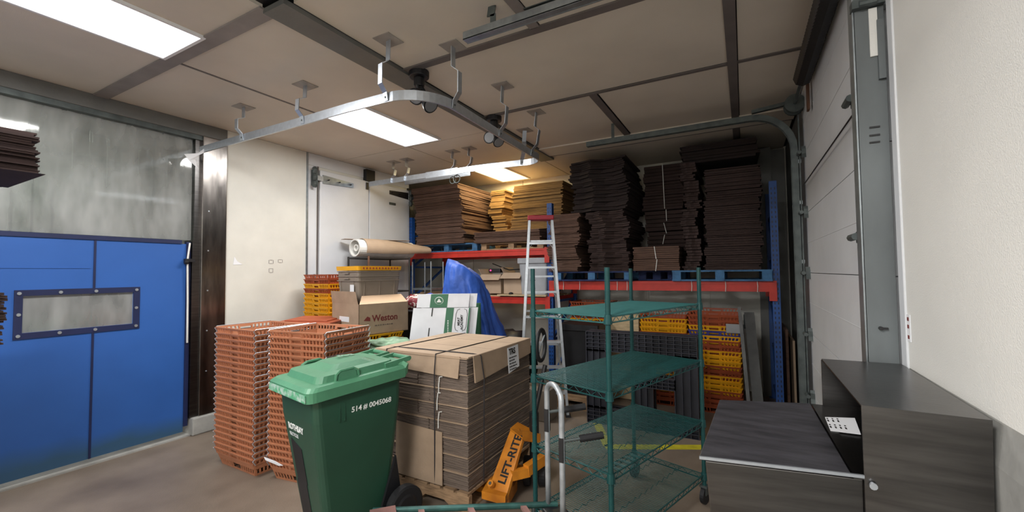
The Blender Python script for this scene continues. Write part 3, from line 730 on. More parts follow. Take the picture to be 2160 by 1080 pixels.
# towers under the right bay
crate_tower(RY, -.30, 5.30, -.02, 19, .0535, 'tower under the right end of the rack', 'crates in the tower under the right end of the rack',
            [0, 0, 0, 1, 1, 1, 0, 0, 1, 1, 1, 0, 0, 1, 2, 1, 0, 0, 0])
crate_tower(RY, -.84, 5.35, .02, 18, .0535, 'tower behind the black plastic pallets', 'crates in the tower behind the black pallets', [0, 0, 1]*5+[1, 1, 0])
crate_tower(RY, -1.75, 5.45, .02, 20, .0535, 'dim tower left of the black pallets', 'crates in the dim tower left of the black pallets',
            [0, 0, 0, 1, 2, 0, 0, 2, 1, 2, 0, 0, 1, 0, 2, 1, 0, 0, 0, 0])
t = MB(); t.box((-.10, 5.065, .93), (.17, .012, .10)); tag(t.build('plastic_bag', 'glass_lens', None, bevel=.01), 'crumpled shiny clear bag hanging on the crates under the rack', 'bag')

# ================================================================== LEFT PILE
# tote and open carton
TZ = 1.0
t = thing('open_carton', 'brown open carton with raised flaps and Weston print under the grey tote', 'carton', (-3.37, 3.12, .0545*15+CH_+.004), -.19)
w, d, h = .50, .56, .295
b = MB(); wt = .006
b.b2(-w/2, w/2, -d/2, d/2, 0, wt)
for x in (-w/2, w/2-wt): b.b2(x, x+wt, -d/2, d/2, 0, h)
for y in (-d/2, d/2-wt): b.b2(-w/2, w/2, y, y+wt, 0, h)
b.build('carton_body', 'kraft', t)
MB().hexa([(-w/2, -d/2, h), (w/2-.02, -d/2, h), (w/2-.02, -d/2+wt, h), (-w/2, -d/2+wt, h), (-w/2+.0, -d/2-.015, h+.12), (w/2-.04, -d/2-.015, h+.12), (w/2-.04, -d/2-.009, h+.12), (-w/2, -d/2-.009, h+.12)]).build('flap', 'kraft', t)
MB().hexa([(w/2-wt, -d/2+.01, h), (w/2, -d/2+.01, h), (w/2, d/2-.01, h), (w/2-wt, d/2-.01, h), (w/2-.10, -d/2+.09, h+.075), (w/2-.095, -d/2+.09, h+.075), (w/2-.095, d/2-.02, h+.075), (w/2-.10, d/2-.02, h+.075)]).build('flap', 'tan_pink', t)['label'] = 'pale inner side of the folded flap'
text('Weston', .088, (w/2+.001, -d/2+.14, h*.42), (0, 1, 0), (0, 0, 1), 'red_print', t, bold=.002)
smallprint((w/2+.001, -d/2+.17, h*.28), (0, 1, 0), (0, 0, 1), 1, .26, .012, 'kraft_edge', t)
b = MB(); b.poly([(w/2+.0005, -d/2+.05, h*.47), (w/2+.0005, -d/2+.12, h*.44), (w/2+.0005, -d/2+.12, h*.55), (w/2+.0005, -d/2+.09, h*.60)], (.001, 0, 0)); b.build('emblem', 'red_print', t)
MB().b2(-.1, .08, -d/2-.003, -d/2-.001, .12, .17).build('address_label', 'paper', t)
zt_ = t.location.z+h
b = MB()
t = thing('storage_tote', 'taupe grey ribbed plastic tote with white sticker on the open carton', 'tote', (-3.40, 3.13, zt_+.004), -.19)
w, d, h = .40, .50, .315
rings = []
def rrect(w, d, z, r=.03, n=3):
    P = []
    for cx_, cy_, a0 in ((w/2-r, d/2-r, 0), (-w/2+r, d/2-r, PI/2), (-w/2+r, -d/2+r, PI), (w/2-r, -d/2+r, 3*PI/2)):
        for k in range(n+1): a = a0+PI/2*k/n; P.append(Vector((cx_+r*math.cos(a), cy_+r*math.sin(a), z)))
    return P
b = MB(); b.loft([rrect(w-.05, d-.05, 0), rrect(w-.015, d-.015, h*.68), rrect(w-.01, d-.01, h), rrect(w-.03, d-.03, h), rrect(w-.06, d-.06, .01)]); b.build('tote_body', 'tote_grey', t)
for z in (h*.68, h*.82, h-.01):
    MB().loft([rrect(w+.01, d+.01, z), rrect(w+.01, d+.01, z+.008), rrect(w-.02, d-.02, z+.008), rrect(w-.02, d-.02, z)], False, True).build('rib', 'tote_grey', t)
b = MB()
for y in (-.17, 0, .17): b.hexa([(w/2-.032, y-.004, .0), (w/2-.020, y-.004, .0), (w/2-.020, y+.004, .0), (w/2-.032, y+.004, .0), (w/2-.010, y-.004, h*.68), (w/2-.0, y-.004, h*.68), (w/2-.0, y+.004, h*.68), (w/2-.010, y+.004, h*.68)])
for x in (-.12, .12): b.hexa([(x-.004, -d/2+.018, 0), (x+.004, -d/2+.018, 0), (x+.004, -d/2+.03, 0), (x-.004, -d/2+.03, 0), (x-.004, -d/2-.0, h*.68), (x+.004, -d/2, h*.68), (x+.004, -d/2+.012, h*.68), (x-.004, -d/2+.012, h*.68)])
b.build('vertical_rib', 'tote_grey', t)['kind'] = 'stuff'
for z in (h*.75, h*.92): MB().b2(-.05, .05, -d/2-.012, -d/2+.01, z-.004, z+.008).build('handle', 'tote_grey', t)
MB().b2(.07, .14, -d/2-.004, -d/2-.001, .11, .18).build('sticker', 'paper', t)
t2_ = thing('crate_lid', 'yellow slotted crate tray sitting on the grey tote', 'lid', (-3.40, 3.13, zt_+h+.008), -.19)
b = MB(); b.loft([rrect(w+.012, d+.012, 0), rrect(w+.02, d+.02, .042), rrect(w-.0, d-.0, .042), rrect(w-.0, d-.0, .008)], True); b.build('tray', 'crate_yellow', t2_)
b = MB()
for k in range(12): b.b2(w/2+.004, w/2+.014, -.2+k*.035, -.185+k*.035, .012, .03)
b.build('slot', 'crate_rust', t2_)
# the wire shelf by the door and the paper roll
t = thing('wire_shelf', 'dark wire shelving unit against the white door carrying the wrapped roll', 'shelf')
SX0, SX1, SY0, SY1 = -4.63, -4.25, 3.9, 4.66
for x in (SX0, SX1):
    for y in (SY0, SY1): MB().cyl((x, y, 0), (x, y, 1.78), .013, 10).build('post', 'rust_tube' if (x == SX1 and y == SY0) else 'dark_shelf', t)
for z in (.25, .8, 1.3, 1.76):
    b = MB()
    for y in (SY0, SY1): b.bar((SX0, y, z), (SX1, y, z), .012, .02)
    for x in (SX0, SX1): b.bar((x, SY0, z), (x, SY1, z), .012, .02)
    b.build('shelf_frame', 'dark_shelf', t)
    b = MB()
    for k in range(28): y = SY0+(SY1-SY0)*(k+.5)/28; b.bar((SX0, y, z), (SX1, y, z), .004, .004)
    b.build('wire', 'dark_shelf', t)['kind'] = 'stuff'
t = thing('wrapped_roll', 'roll of white foam wrapped in brown cardboard on the wire shelf', 'roll', (-4.40, 4.4, 1.775), -.08)
b = MB(); R1, R0 = .118, .098
ring = lambda r, y: [Vector((r*math.cos(a*PI/12), y, .118+r*math.sin(a*PI/12))) for a in range(24)]
b.loft([ring(R0, -.56), ring(R1-.003, -.56), ring(R1-.003, .4), ring(R0, .4)], False, True); b.build('foam_tube', 'foam_white', t, smooth=False)
b = MB(); b.loft([ring(.03, -.54), ring(.045, -.54), ring(.045, .38), ring(.03, .38)], False, True); b.build('inner_tube', 'foam_white', t)
b = MB()
arc = lambda r, y, sq=1.: [Vector((r*math.cos(a)*1.05, y, .118+r*math.sin(a)*sq)) for a in [(-.55+2.6*k/14)*1.0 for k in range(15)]]
def shell(y, r, sq): return arc(r, y, sq)+arc(r-.004, y, sq)[::-1]
b.loft([shell(-.46, .128, 1), shell(-.2, .132, 1), shell(.2, .134, .9), shell(.5, .15, .6), shell(.66, .18, .42)]); b.build('cardboard_wrap', 'kraft_light', t)
b = MB(); b.bar((-.16, -.62, .235), (.06, .3, .25), .14, .004); b.build('cardboard_sheet', 'kraft', t)
# chrome shelf under the rack
t = thing('wire_shelf', 'chrome wire shelving unit standing in front of the left rack bay', 'shelf')
for x, y in ((-4.30, 5.06), (-4.30, 4.78), (-3.75, 5.06), (-3.75, 4.78)):
    if x == -3.75: x = -3.95
    MB().cyl((x, y, 0), (x, y, 1.72), .011, 8).build('post', 'galvanized', t)
for z in (.5, 1.32):
    b = MB()
    for y in (4.78, 5.06): b.bar((-4.3, y, z), (-3.95, y, z), .01, .025)
    for x in (-4.3, -3.95): b.bar((x, 4.78, z), (x, 5.06, z), .01, .025)
    b.build('shelf_frame', 'galvanized', t)
    b = MB()
    for k in range(12): x = -4.3+.35*(k+.5)/12; b.bar((x, 4.78, z), (x, 5.06, z), .004, .004)
    b.build('wire', 'galvanized', t)['kind'] = 'stuff'
# checked bag on black box
def blob(name, c, s, m, label, cat, seed=1, sub=3, amp=.25, parent=None):
    import bmesh
    from mathutils import noise
    bm = bmesh.new(); bmesh.ops.create_icosphere(bm, subdivisions=sub, radius=1)
    for v in bm.verts:
        n = noise.noise(v.co*1.7+Vector((seed, 0, 0)))*amp+noise.noise(v.co*4+Vector((0, seed, 0)))*amp*.5
        v.co = v.co*(1+n); v.co.x *= s[0]; v.co.y *= s[1]; v.co.z = max(v.co.z, -.75)*s[2]
    me = bpy.data.meshes.new(name); bm.to_mesh(me); bm.free(); me.materials.append(MATS[m])
    for p in me.polygons: p.use_smooth = True
    o = bpy.data.objects.new(name, me); COL.objects.link(o); o.location = c
    if parent: o.parent = parent
    if label: tag(o, label, cat)
    return o
b = MB(); b.box((0, 0, .56), (.34, .36, 1.12)); b.box((0, 0, 1.13), (.38, .40, .03)); o = b.build('waste_drum', 'black_plastic', None, bevel=.02); o.location = (-3.24, 3.75, 0); o.rotation_euler = (0, 0, .2)
tag(o, 'black square bin standing behind the open carton', 'bin')
t = thing('carrier_bag', 'red, white and blue woven bag on the black bin', 'bag', (-3.24, 3.75, 1.21))
blob('bag_body', (-.06, -.05, 0), (.12, .12, .09), 'bag_red', None, None, 4, parent=t); blob('bag_end', (.10, .05, .01), (.10, .08, .10), 'bag_blue', None, None, 9, parent=t)
# green crumpled sheet between carton pile and main stack
b = MB(); b.box((0, 0, .42), (.4, .34, .84)); o = b.build('dark_crate_box', 'black_plastic', None, bevel=.01); o.location = (-2.93, 2.86, 0); tag(o, 'black plastic box between the carton pile and the big cardboard load', 'box')
blob('plastic_sheet', (-2.86, 2.86, .90), (.26, .17, .06), 'tarp_green', 'crumpled pale green plastic sheet beside the big cardboard load', 'sheet', 3, 4, .5)

# white and green printed cartons leaning
def whitecarton(off, label, front):
    t = thing('flat_carton', label, 'carton', (-2.52+off*.02, 3.20+off*.03, 0), .48, 'white and green flat cartons')
    lean = .1
    def P(u, z, o_=0): return Vector((u+(z-1.1)*.10, z*lean+o_, z))
    def q(u0, u1, z0, z1, o0, o1, m, nm):
        MB().hexa([P(u0, z0, o0), P(u1, z0, o0), P(u1, z0, o1), P(u0, z0, o1), P(u0, z1, o0), P(u1, z1, o0), P(u1, z1, o1), P(u0, z1, o1)]).build(nm, m, t)
    q(-.31, .25, .0, 1.21, 0, .012, 'carton_white', 'main_panel'); q(-.28, .23, 1.215, 1.345, 0, .012, 'carton_white', 'top_flap')
    if front:
        q(.015, .09, .3, 1.21, -.002, -.0005, 'carton_green', 'green_stripe'); q(-.15, .02, 1.215, 1.345, -.002, -.0005, 'carton_green', 'green_stripe')
        q(.235, .25, .3, 1.21, -.002, -.0005, 'carton_green', 'green_edge')
        for u, z in ((-.12, 1.17), (-.13, .98)): q(u-.005, u+.005, z-.04, z+.04, -.003, -.001, 'black_print', 'slot')
        up = (0, lean, 1)
        for s_, u in (('MEAT', .162), ('ACADEMY', .196)):
            text(s_, .031, P(u, 1.0 if s_ == 'ACADEMY' else 1.04, -.003), up, (-1, 0, 0), 'black_print', t, bold=.001)
        for u, sg in ((.115, -1), (.225, 1)):
            MB().tube([P(u-sg*.035, .99, -.004), P(u-sg*.01, 1.0, -.004), P(u, 1.03, -.004), P(u, 1.15, -.004), P(u-sg*.01, 1.19, -.004), P(u-sg*.035, 1.20, -.004)], .002, 4).build('bracket_mark', 'black_print', t)
        smallprint(P(.06, .93, -.002), up, (-1, 0, 0), 1, .2, .008, 'white_print', t, 2)
        b = MB(); c = P(-.065, 1.28, -.003)
        b.tube([c+Vector((.04*math.cos(a*PI/8), 0, .035*math.sin(a*PI/8))) for a in range(16)], .003, 4, closed=True); b.build('emblem', 'white_print', t)
        b = MB(); b.poly([c+Vector((-.025, 0, -.015)), c+Vector((.025, 0, -.015)), c+Vector((0, 0, .022))], (0, -.001, 0)); b.build('emblem', 'white_print', t)
    return t
whitecarton(0, 'front white flat carton with green stripes and MEAT ACADEMY print', True)
whitecarton(2.2, 'white flat carton just behind the one printed MEAT ACADEMY', False)
for k, (lb, x_) in enumerate((('nearer', .06), ('farther', .10))):
    b = MB(); b.hexa([(-.27, .04*k+.1, 0), (.31+x_*.3, .04*k+.1, 0), (.31+x_*.3, .04*k+.115, 0), (-.27, .04*k+.115, 0), (-.27, .04*k+.22, 1.23), (.29+x_*.3, .04*k+.22, 1.23), (.29+x_*.3, .04*k+.235, 1.23), (-.27, .04*k+.235, 1.23)])
    o = b.build('flat_carton', 'carton_green', None); o.location = (-2.60, 3.39, 0); o.rotation_euler = (0, 0, .52); tag(o, lb+' dark green flat carton edge behind the white cartons', 'carton', 'green flat cartons')

# blue tarp over something tall
def tarp():
    from mathutils import noise
    b = MB(); rings = []; n = 90; m = 40
    T = [(-.33, .0), (.0, .10), (.14, .05)]
    for j in range(m):
        f = j/(m-1); z = 1.60*(1-f)
        r = []
        for i in range(n):
            a = 2*PI*i/n
            rx = .17+.34*f**.9; ry = .08+.24*f**.8
            fold = 1+(.12*math.sin(a*5+1.2*f)+.09*abs(math.sin(a*8+2+f)))*min(1, .2+f*1.6)
            x = -.02+.10*f+rx*math.cos(a)*fold; y = ry*math.sin(a)*fold
            dz = 0
            if f < .35: dz = (.10*(1-f/.35))*(-math.cos(a))+.02*math.sin(3*a)
            n_ = noise.noise(Vector((x*6, y*6, z*3)))*.03+abs(noise.noise(Vector((x*14, y*14, z*5))))*.03
            r.append(Vector((x+n_, y+n_, max(0, z+dz))))
        rings.append(r)
    c = Vector((-.03, 0, 1.66))
    rings.insert(0, [c+(p-c)*.45+Vector((0, 0, .0)) for p in rings[0]])
    b.loft(rings, True)
    o = b.build('tarpaulin', 'tarp_blue', None, smooth=True); o.location = (-2.75, 3.93, 0); o.rotation_euler = (0, 0, .5)
    tag(o, 'blue tarpaulin draped in folds over a tall narrow thing', 'tarpaulin')
tarp()

# lower left shelf goods
LZ = 1.225
def carton(label, x, y, w, d, h, z, m='kraft_light', rz=0, flaps=True):
    t = thing('open_carton', label, 'carton', (x, y, z), rz)
    b = MB(); b.b2(-w/2, w/2, -d/2, d/2, 0, .005)
    for a in (-w/2, w/2-.005): b.b2(a, a+.005, -d/2, d/2, 0, h)
    for a in (-d/2, d/2-.005): b.b2(-w/2, w/2, a, a+.005, 0, h)
    b.build('carton_body', m, t)
    if flaps:
        MB().hexa([(-w/2, -d/2, h-.003), (w/2, -d/2, h-.003), (w/2, -d/2+.005, h), (-w/2, -d/2+.005, h), (-w/2-.01, -d/2-.09, h-.08), (w/2+.01, -d/2-.09, h-.08), (w/2+.01, -d/2-.085, h-.075), (-w/2-.01, -d/2-.085, h-.075)]).build('flap', m, t)
        MB().hexa([(-w/2, -d/2, h), (-w/2+.005, -d/2, h), (-w/2+.005, d/2, h), (-w/2, d/2, h), (-w/2-.05, -d/2, h+.08), (-w/2-.045, -d/2, h+.08), (-w/2-.045, d/2, h+.08), (-w/2-.05, d/2, h+.08)]).build('flap', m, t)
    return t
carton('open brown carton on the lower left shelf just right of the blue tarpaulin', -3.22, 5.40, .34, .32, .28, LZ+.02)
carton('open brown carton on the lower left shelf beside the grey plastic bin', -2.86, 5.42, .32, .32, .30, LZ+.02, rz=-.08)
b = MB(); b.b2(-3.05, -2.30, 5.12, 5.62, 0, .018); o = b.build('plywood_board', 'pale_wood', None); o.location = (0, 0, LZ); tag(o, 'pale plywood board under the cartons on the lower left shelf', 'board')
t = thing('grey_bin', 'light grey plastic bin behind the ladder on the lower left shelf', 'bin', (-2.53, 5.40, LZ+.019))
b = MB(); b.loft([rrect(.38, .36, 0), rrect(.43, .40, .42), rrect(.47, .44, .43), rrect(.47, .44, .50), rrect(.43, .40, .50), rrect(.36, .33, .01)]); b.build('bin_body', 'tote_grey', t)
MATS['bin_grey'] = mat('bin_grey', 'a0a4aa', .45, var=.08); t.children[0].data.materials[0] = MATS['bin_grey']
blob('duct_tape_roll', (-2.86, 5.18, LZ+.03), (.035, .035, .02), 'black_plastic', 'small dark lump on the plywood board edge', 'clutter', 2, 2)
b = MB(); b.tube([(-3.35, 5.5, LZ+.46), (-3.1, 5.35, LZ+.40), (-2.95, 5.3, LZ+.36), (-2.8, 5.4, LZ+.37), (-2.66, 5.5, LZ+.52)], .008, 6); tag(b.build('cable', 'black_plastic'), 'black cable drooping under the upper left beam', 'cable')
t = thing('battery_charger', 'small black charger with red light above the cartons', 'charger', (-3.22, 5.40, LZ+.302))
MB().box((0, 0, .05), (.2, .14, .06)).build('case', 'black_plastic', t, bevel=.01); MB().cyl((-.06, -.072, .055), (-.06, -.078, .055), .012, 8).build('red_light', 'led_red', t)
blob('red_cloth', (-3.75, 5.35, LZ+.05), (.14, .1, .06), 'red_cap', 'dark red cloth on the lower left shelf left of the tarpaulin', 'cloth', 6)
b = MB(); b.b2(-4.45, -3.45, 5.12, 5.6, 0, .03); o = b.build('plank', 'pallet_wood', None); o.location = (0, 0, LZ); tag(o, 'brown plank lying on the left half of the lower shelf', 'plank')
# black bags and gear under the left bay
blob('refuse_sack', (-2.62, 4.75, .36), (.30, .26, .46), 'black_plastic', 'large black sack under the left rack bay behind the ladder foot', 'sack', 5)
blob('refuse_sack', (-3.2, 4.85, .33), (.30, .26, .42), 'black_plastic', 'large black sack under the left rack bay behind the blue tarpaulin', 'sack', 8)
b = MB(); b.loft([rrect(.40, .35, 0), rrect(.46, .42, .85), rrect(.5, .46, .86), rrect(.5, .46, .93)]); o = b.build('waste_bin', 'black_plastic', None); o.location = (-1.72, 4.95, 0); tag(o, 'black bin right of the ladder under the rack', 'bin')
b = MB(); b.b2(-.3, .3, -.2, .2, 0, .4); o = b.build('steel_box', 'tote_grey', None, bevel=.01); o.location = (-1.98, 4.15, 0.0); o.scale = (.6, .6, .8); tag(o, 'low grey box by the right foot of the ladder', 'box')

# ================================================================== LADDER
def ladder():
    t = thing('stepladder', 'aluminium stepladder with a red top cap in front of the left rack', 'ladder', (-1.985, 4.30, 0), .47)
    H_ = 2.14; wt, wb = .125, .26; lean = .42
    def P(s, z, back=False):
        f = z/H_; w = wb+(wt-wb)*f
        y = (lean*(1-f) if back else -lean*.0)
        return Vector((s*w, y-.12*(1-f) if not back else y, z))
    for s in (-1, 1):
        MB().bar(P(s, 0), P(s, H_), .028, .07, (0, 1, 0)).build('side_rail', 'aluminium', t)
        MB().bar(P(s*.95, 0, True), P(s*.95, H_-.05, True), .022, .035, (0, 1, 0)).build('rear_leg', 'aluminium', t)
        b = MB(); p = P(s, 1.0); q = P(s*.95, 1.0, True); b.bar(p, q, .004, .018); b.build('spreader', 'galvanized', t)
    for k in range(7):
        z = .27*(k+1)-.02; a = P(-1, z); c = P(1, z)
        st = MB().bar(a, c, .075, .022).build('step', 'aluminium', t)
        b = MB()
        for s in (-1, 1): p = P(s, z-.07); q = P(s*.7, z-.01); b.bar(p, q, .012, .004)
        b.build('step_brace', 'galvanized', st)
    for k in range(5):
        z = .3+.4*k; MB().bar(P(-.95, z, True), P(.95, z, True), .02, .02).build('rear_rung', 'aluminium', t)
    MB().box((0, .01, H_+.015), (.29, .16, .05)).build('top_cap', 'red_cap', t, bevel=.008)
    for s in (-1, 1): MB().box(P(s, .012), (.05, .09, .024)).build('foot', 'rubber', t)
ladder()

# ================================================================== BIG CARDBOARD LOAD
def woodpallet(label, loc, rz, w, d, h=.125):
    t = thing('pallet', label, 'pallet', loc, rz)
    n = 8
    for k in range(n):
        x = -w/2+.05+(w-.1)*k/(n-1); MB().box((x, 0, h-.008), (.085, d, .016)).build('deck_board', 'pallet_wood', t)
    for y in (-d/2+.02, 0, d/2-.02):
        b = MB(); p = [(-w/2, 0), (-w/2+.15, 0), (-w/2+.2, .045), (-w/2+.36, .045), (-w/2+.40, 0), (w/2-.40, 0), (w/2-.36, .045), (w/2-.2, .045), (w/2-.15, 0), (w/2, 0), (w/2, h-.016), (-w/2, h-.016)]
        zz_ = .014
        b.poly([(x, y-.018, z+zz_ if z < .01 else z) for x, z in p], (0, .036, 0)); b.build('stringer', 'pallet_wood', t)
    for x in (-w/2+.06, 0, w/2-.06): MB().box((x, 0, .007), (.09, d, .014)).build('bottom_board', 'pallet_wood', t)
    return t
SXa, SXb, SYa, SYb = -2.46, -1.605, 2.315, 3.22
rzS = .0
woodpallet('worn wooden pallet under the big strapped cardboard load', ((SXa+SXb)/2, (SYa+SYb)/2-.01, 0), rzS, SXb-SXa+.03, SYb-SYa+.03)
rnd = random.Random(21)
NT = 8; z = .128; hh = (.985-.128)/NT
for i in range(NT):
    xm = SXa+(SXb-SXa)*(.62 if i % 2 else .5)
    for j, (a, b_) in enumerate(((SXa, xm), (xm, SXb))):
        w = b_-a-.006; d = SYb-SYa; n = 11; b = MB(); th = hh*.985/n
        for k in range(n):
            dx = rnd.uniform(-.003, .003); dy = rnd.uniform(-.004, .004)
            b.box((dx, dy, th*(k+.5)), (w, d+rnd.uniform(-.006, .004), th*.72))
        b.box((0, 0, hh*.49), (w-.014, d-.014, hh*.97))
        b2_ = MB(); b2_.box((0, -.004, hh*.975), (w+.004, d+.012, .005))
        o = b.build('carton_bundle', 'kraft_edge'); b2_.build('top_sheet', 'kraft', o); o.location = ((a+b_)/2, (SYa+SYb)/2+rnd.uniform(-.006, .006), z); o.rotation_euler = (0, 0, rnd.uniform(-.006, .006))
        tag(o, '%s %s bundle, big strapped load' % (orderly(NT-1-i, NT), ['left-hand', 'right-hand'][j]), 'cardboard', 'bundles in the big strapped load')
    z += hh
ztop = z
t = thing('cover_sheet', 'light brown cardboard cover sheet folded over the top of the big load', 'cardboard')
MB().b2(SXa+.02, SXb+.004, SYa-.004, SYb, ztop+.002, ztop+.010).build('top_panel', 'kraft_light', t)
b = MB(); b.hexa([(SXa+.06, SYa-.012, ztop-.10), (SXb-.07, SYa-.02, ztop-.135), (SXb-.07, SYa-.012, ztop-.135), (SXa+.06, SYa-.006, ztop-.10), (SXa+.05, SYa-.010, ztop+.009), (SXb-.06, SYa-.010, ztop+.009), (SXb-.06, SYa-.004, ztop+.009), (SXa+.05, SYa-.004, ztop+.009)]); b.build('front_flap', 'kraft', t)
b = MB(); b.hexa([(SXb+.008, SYa+.06, ztop-.17), (SXb+.02, SYa+.06, ztop-.17), (SXb+.02, SYb-.02, ztop-.11), (SXb+.008, SYb-.02, ztop-.11), (SXb+.003, SYa+.05, ztop+.009), (SXb+.010, SYa+.05, ztop+.009), (SXb+.010, SYb, ztop+.009), (SXb+.003, SYb, ztop+.009)]); b.build('side_flap', 'kraft', t)
b = MB()
for y in (SYa+.33, SYa+.62): b.b2(SXa+.03, SXb, y-.001, y+.001, ztop+.0098, ztop+.0106)
b.build('crease', 'kraft_edge', t)
t = thing('shipping_sheet', 'white shipping sheet headed TRS taped to the side of the big load', 'sheet')
yl = SYa+.50
MB().hexa([(SXb+.024, yl, ztop-.20), (SXb+.026, yl, ztop-.20), (SXb+.026, yl+.17, ztop-.175), (SXb+.024, yl+.17, ztop-.175), (SXb+.013, yl+.0, ztop-.01), (SXb+.015, yl, ztop-.01), (SXb+.015, yl+.17, ztop-.005), (SXb+.013, yl+.17, ztop-.005)]).build('paper_sheet', 'paper', t)
text('TRS', .06, (SXb+.021, yl+.015, ztop-.062), (0, 1, 0), (-.06, 0, 1), 'black_print', t, bold=.002)
for i in range(5): smallprint((SXb+.0215+.0012*i, yl+.015, ztop-.088-.022*i), (0, 1, 0), (-.06, 0, 1), 1, .11, .009, 'black_print', t, i)
b = MB(); b.hexa([(-.0, 0, 0), (.42, .0, 0), (.42, .006, 0), (0, .006, 0), (.0, .012, .36), (.41, .012, .345), (.41, .018, .345), (0, .018, .36)])
o = b.build('cardboard_sheet', 'kraft', None); o.location = (-2.22, SYa-.03, .135); o.rotation_euler = (0, 0, 0); tag(o, 'plain brown cardboard sheet tucked under the strap on the front of the load', 'cardboard')
def strapband(label, pts, r=.004, m='strap_black'):
    b = MB(); b.tube(pts, r, 5); tag(b.build('strap', m), label, 'strap')
e = .006
xs1, xs2 = SXa+.14, SXb-.26
for nm, x in (('left', xs1), ('right', xs2)):
    strapband('black strap over the front of the big load, the %s one of two' % nm, [(x, SYa-.026, ztop-.11 if nm == 'left' else .13), (x, SYa-.026, ztop-.10), (x, SYa-.014, ztop+.012), (x+.03, (SYa+SYb)/2, ztop+.014), (x+.06, SYb, ztop+.012)])
strapband('black strap running lengthways over the top and down the right side of the big load', [(SXa-.004, SYa+.10, ztop-.05), (SXa, SYa+.10, ztop+.004), (SXa+.3, SYa+.08, ztop+.016), (SXb-.03, SYa+.10, ztop+.014), (SXb+.016, SYa+.13, ztop+.002), (SXb+.028, SYa+.15, ztop-.16), (SXb+.012, SYa+.16, .13)])
for i, (x, z0, z1) in enumerate(((-1.84, ztop-.25, ztop-.14), (-1.855, .62, .735), (-1.845, .50, .61))):
    strapband('white string on the front of the big load, %s of three' % ['upper', 'middle', 'lower'][i], [(x, SYa-.012, z0), (x+.002, SYa-.014, (z0+z1)/2), (x+.008, SYa-.012, z1), (x+.03, SYa-.010, z1+.004)], .004, 'string_white')

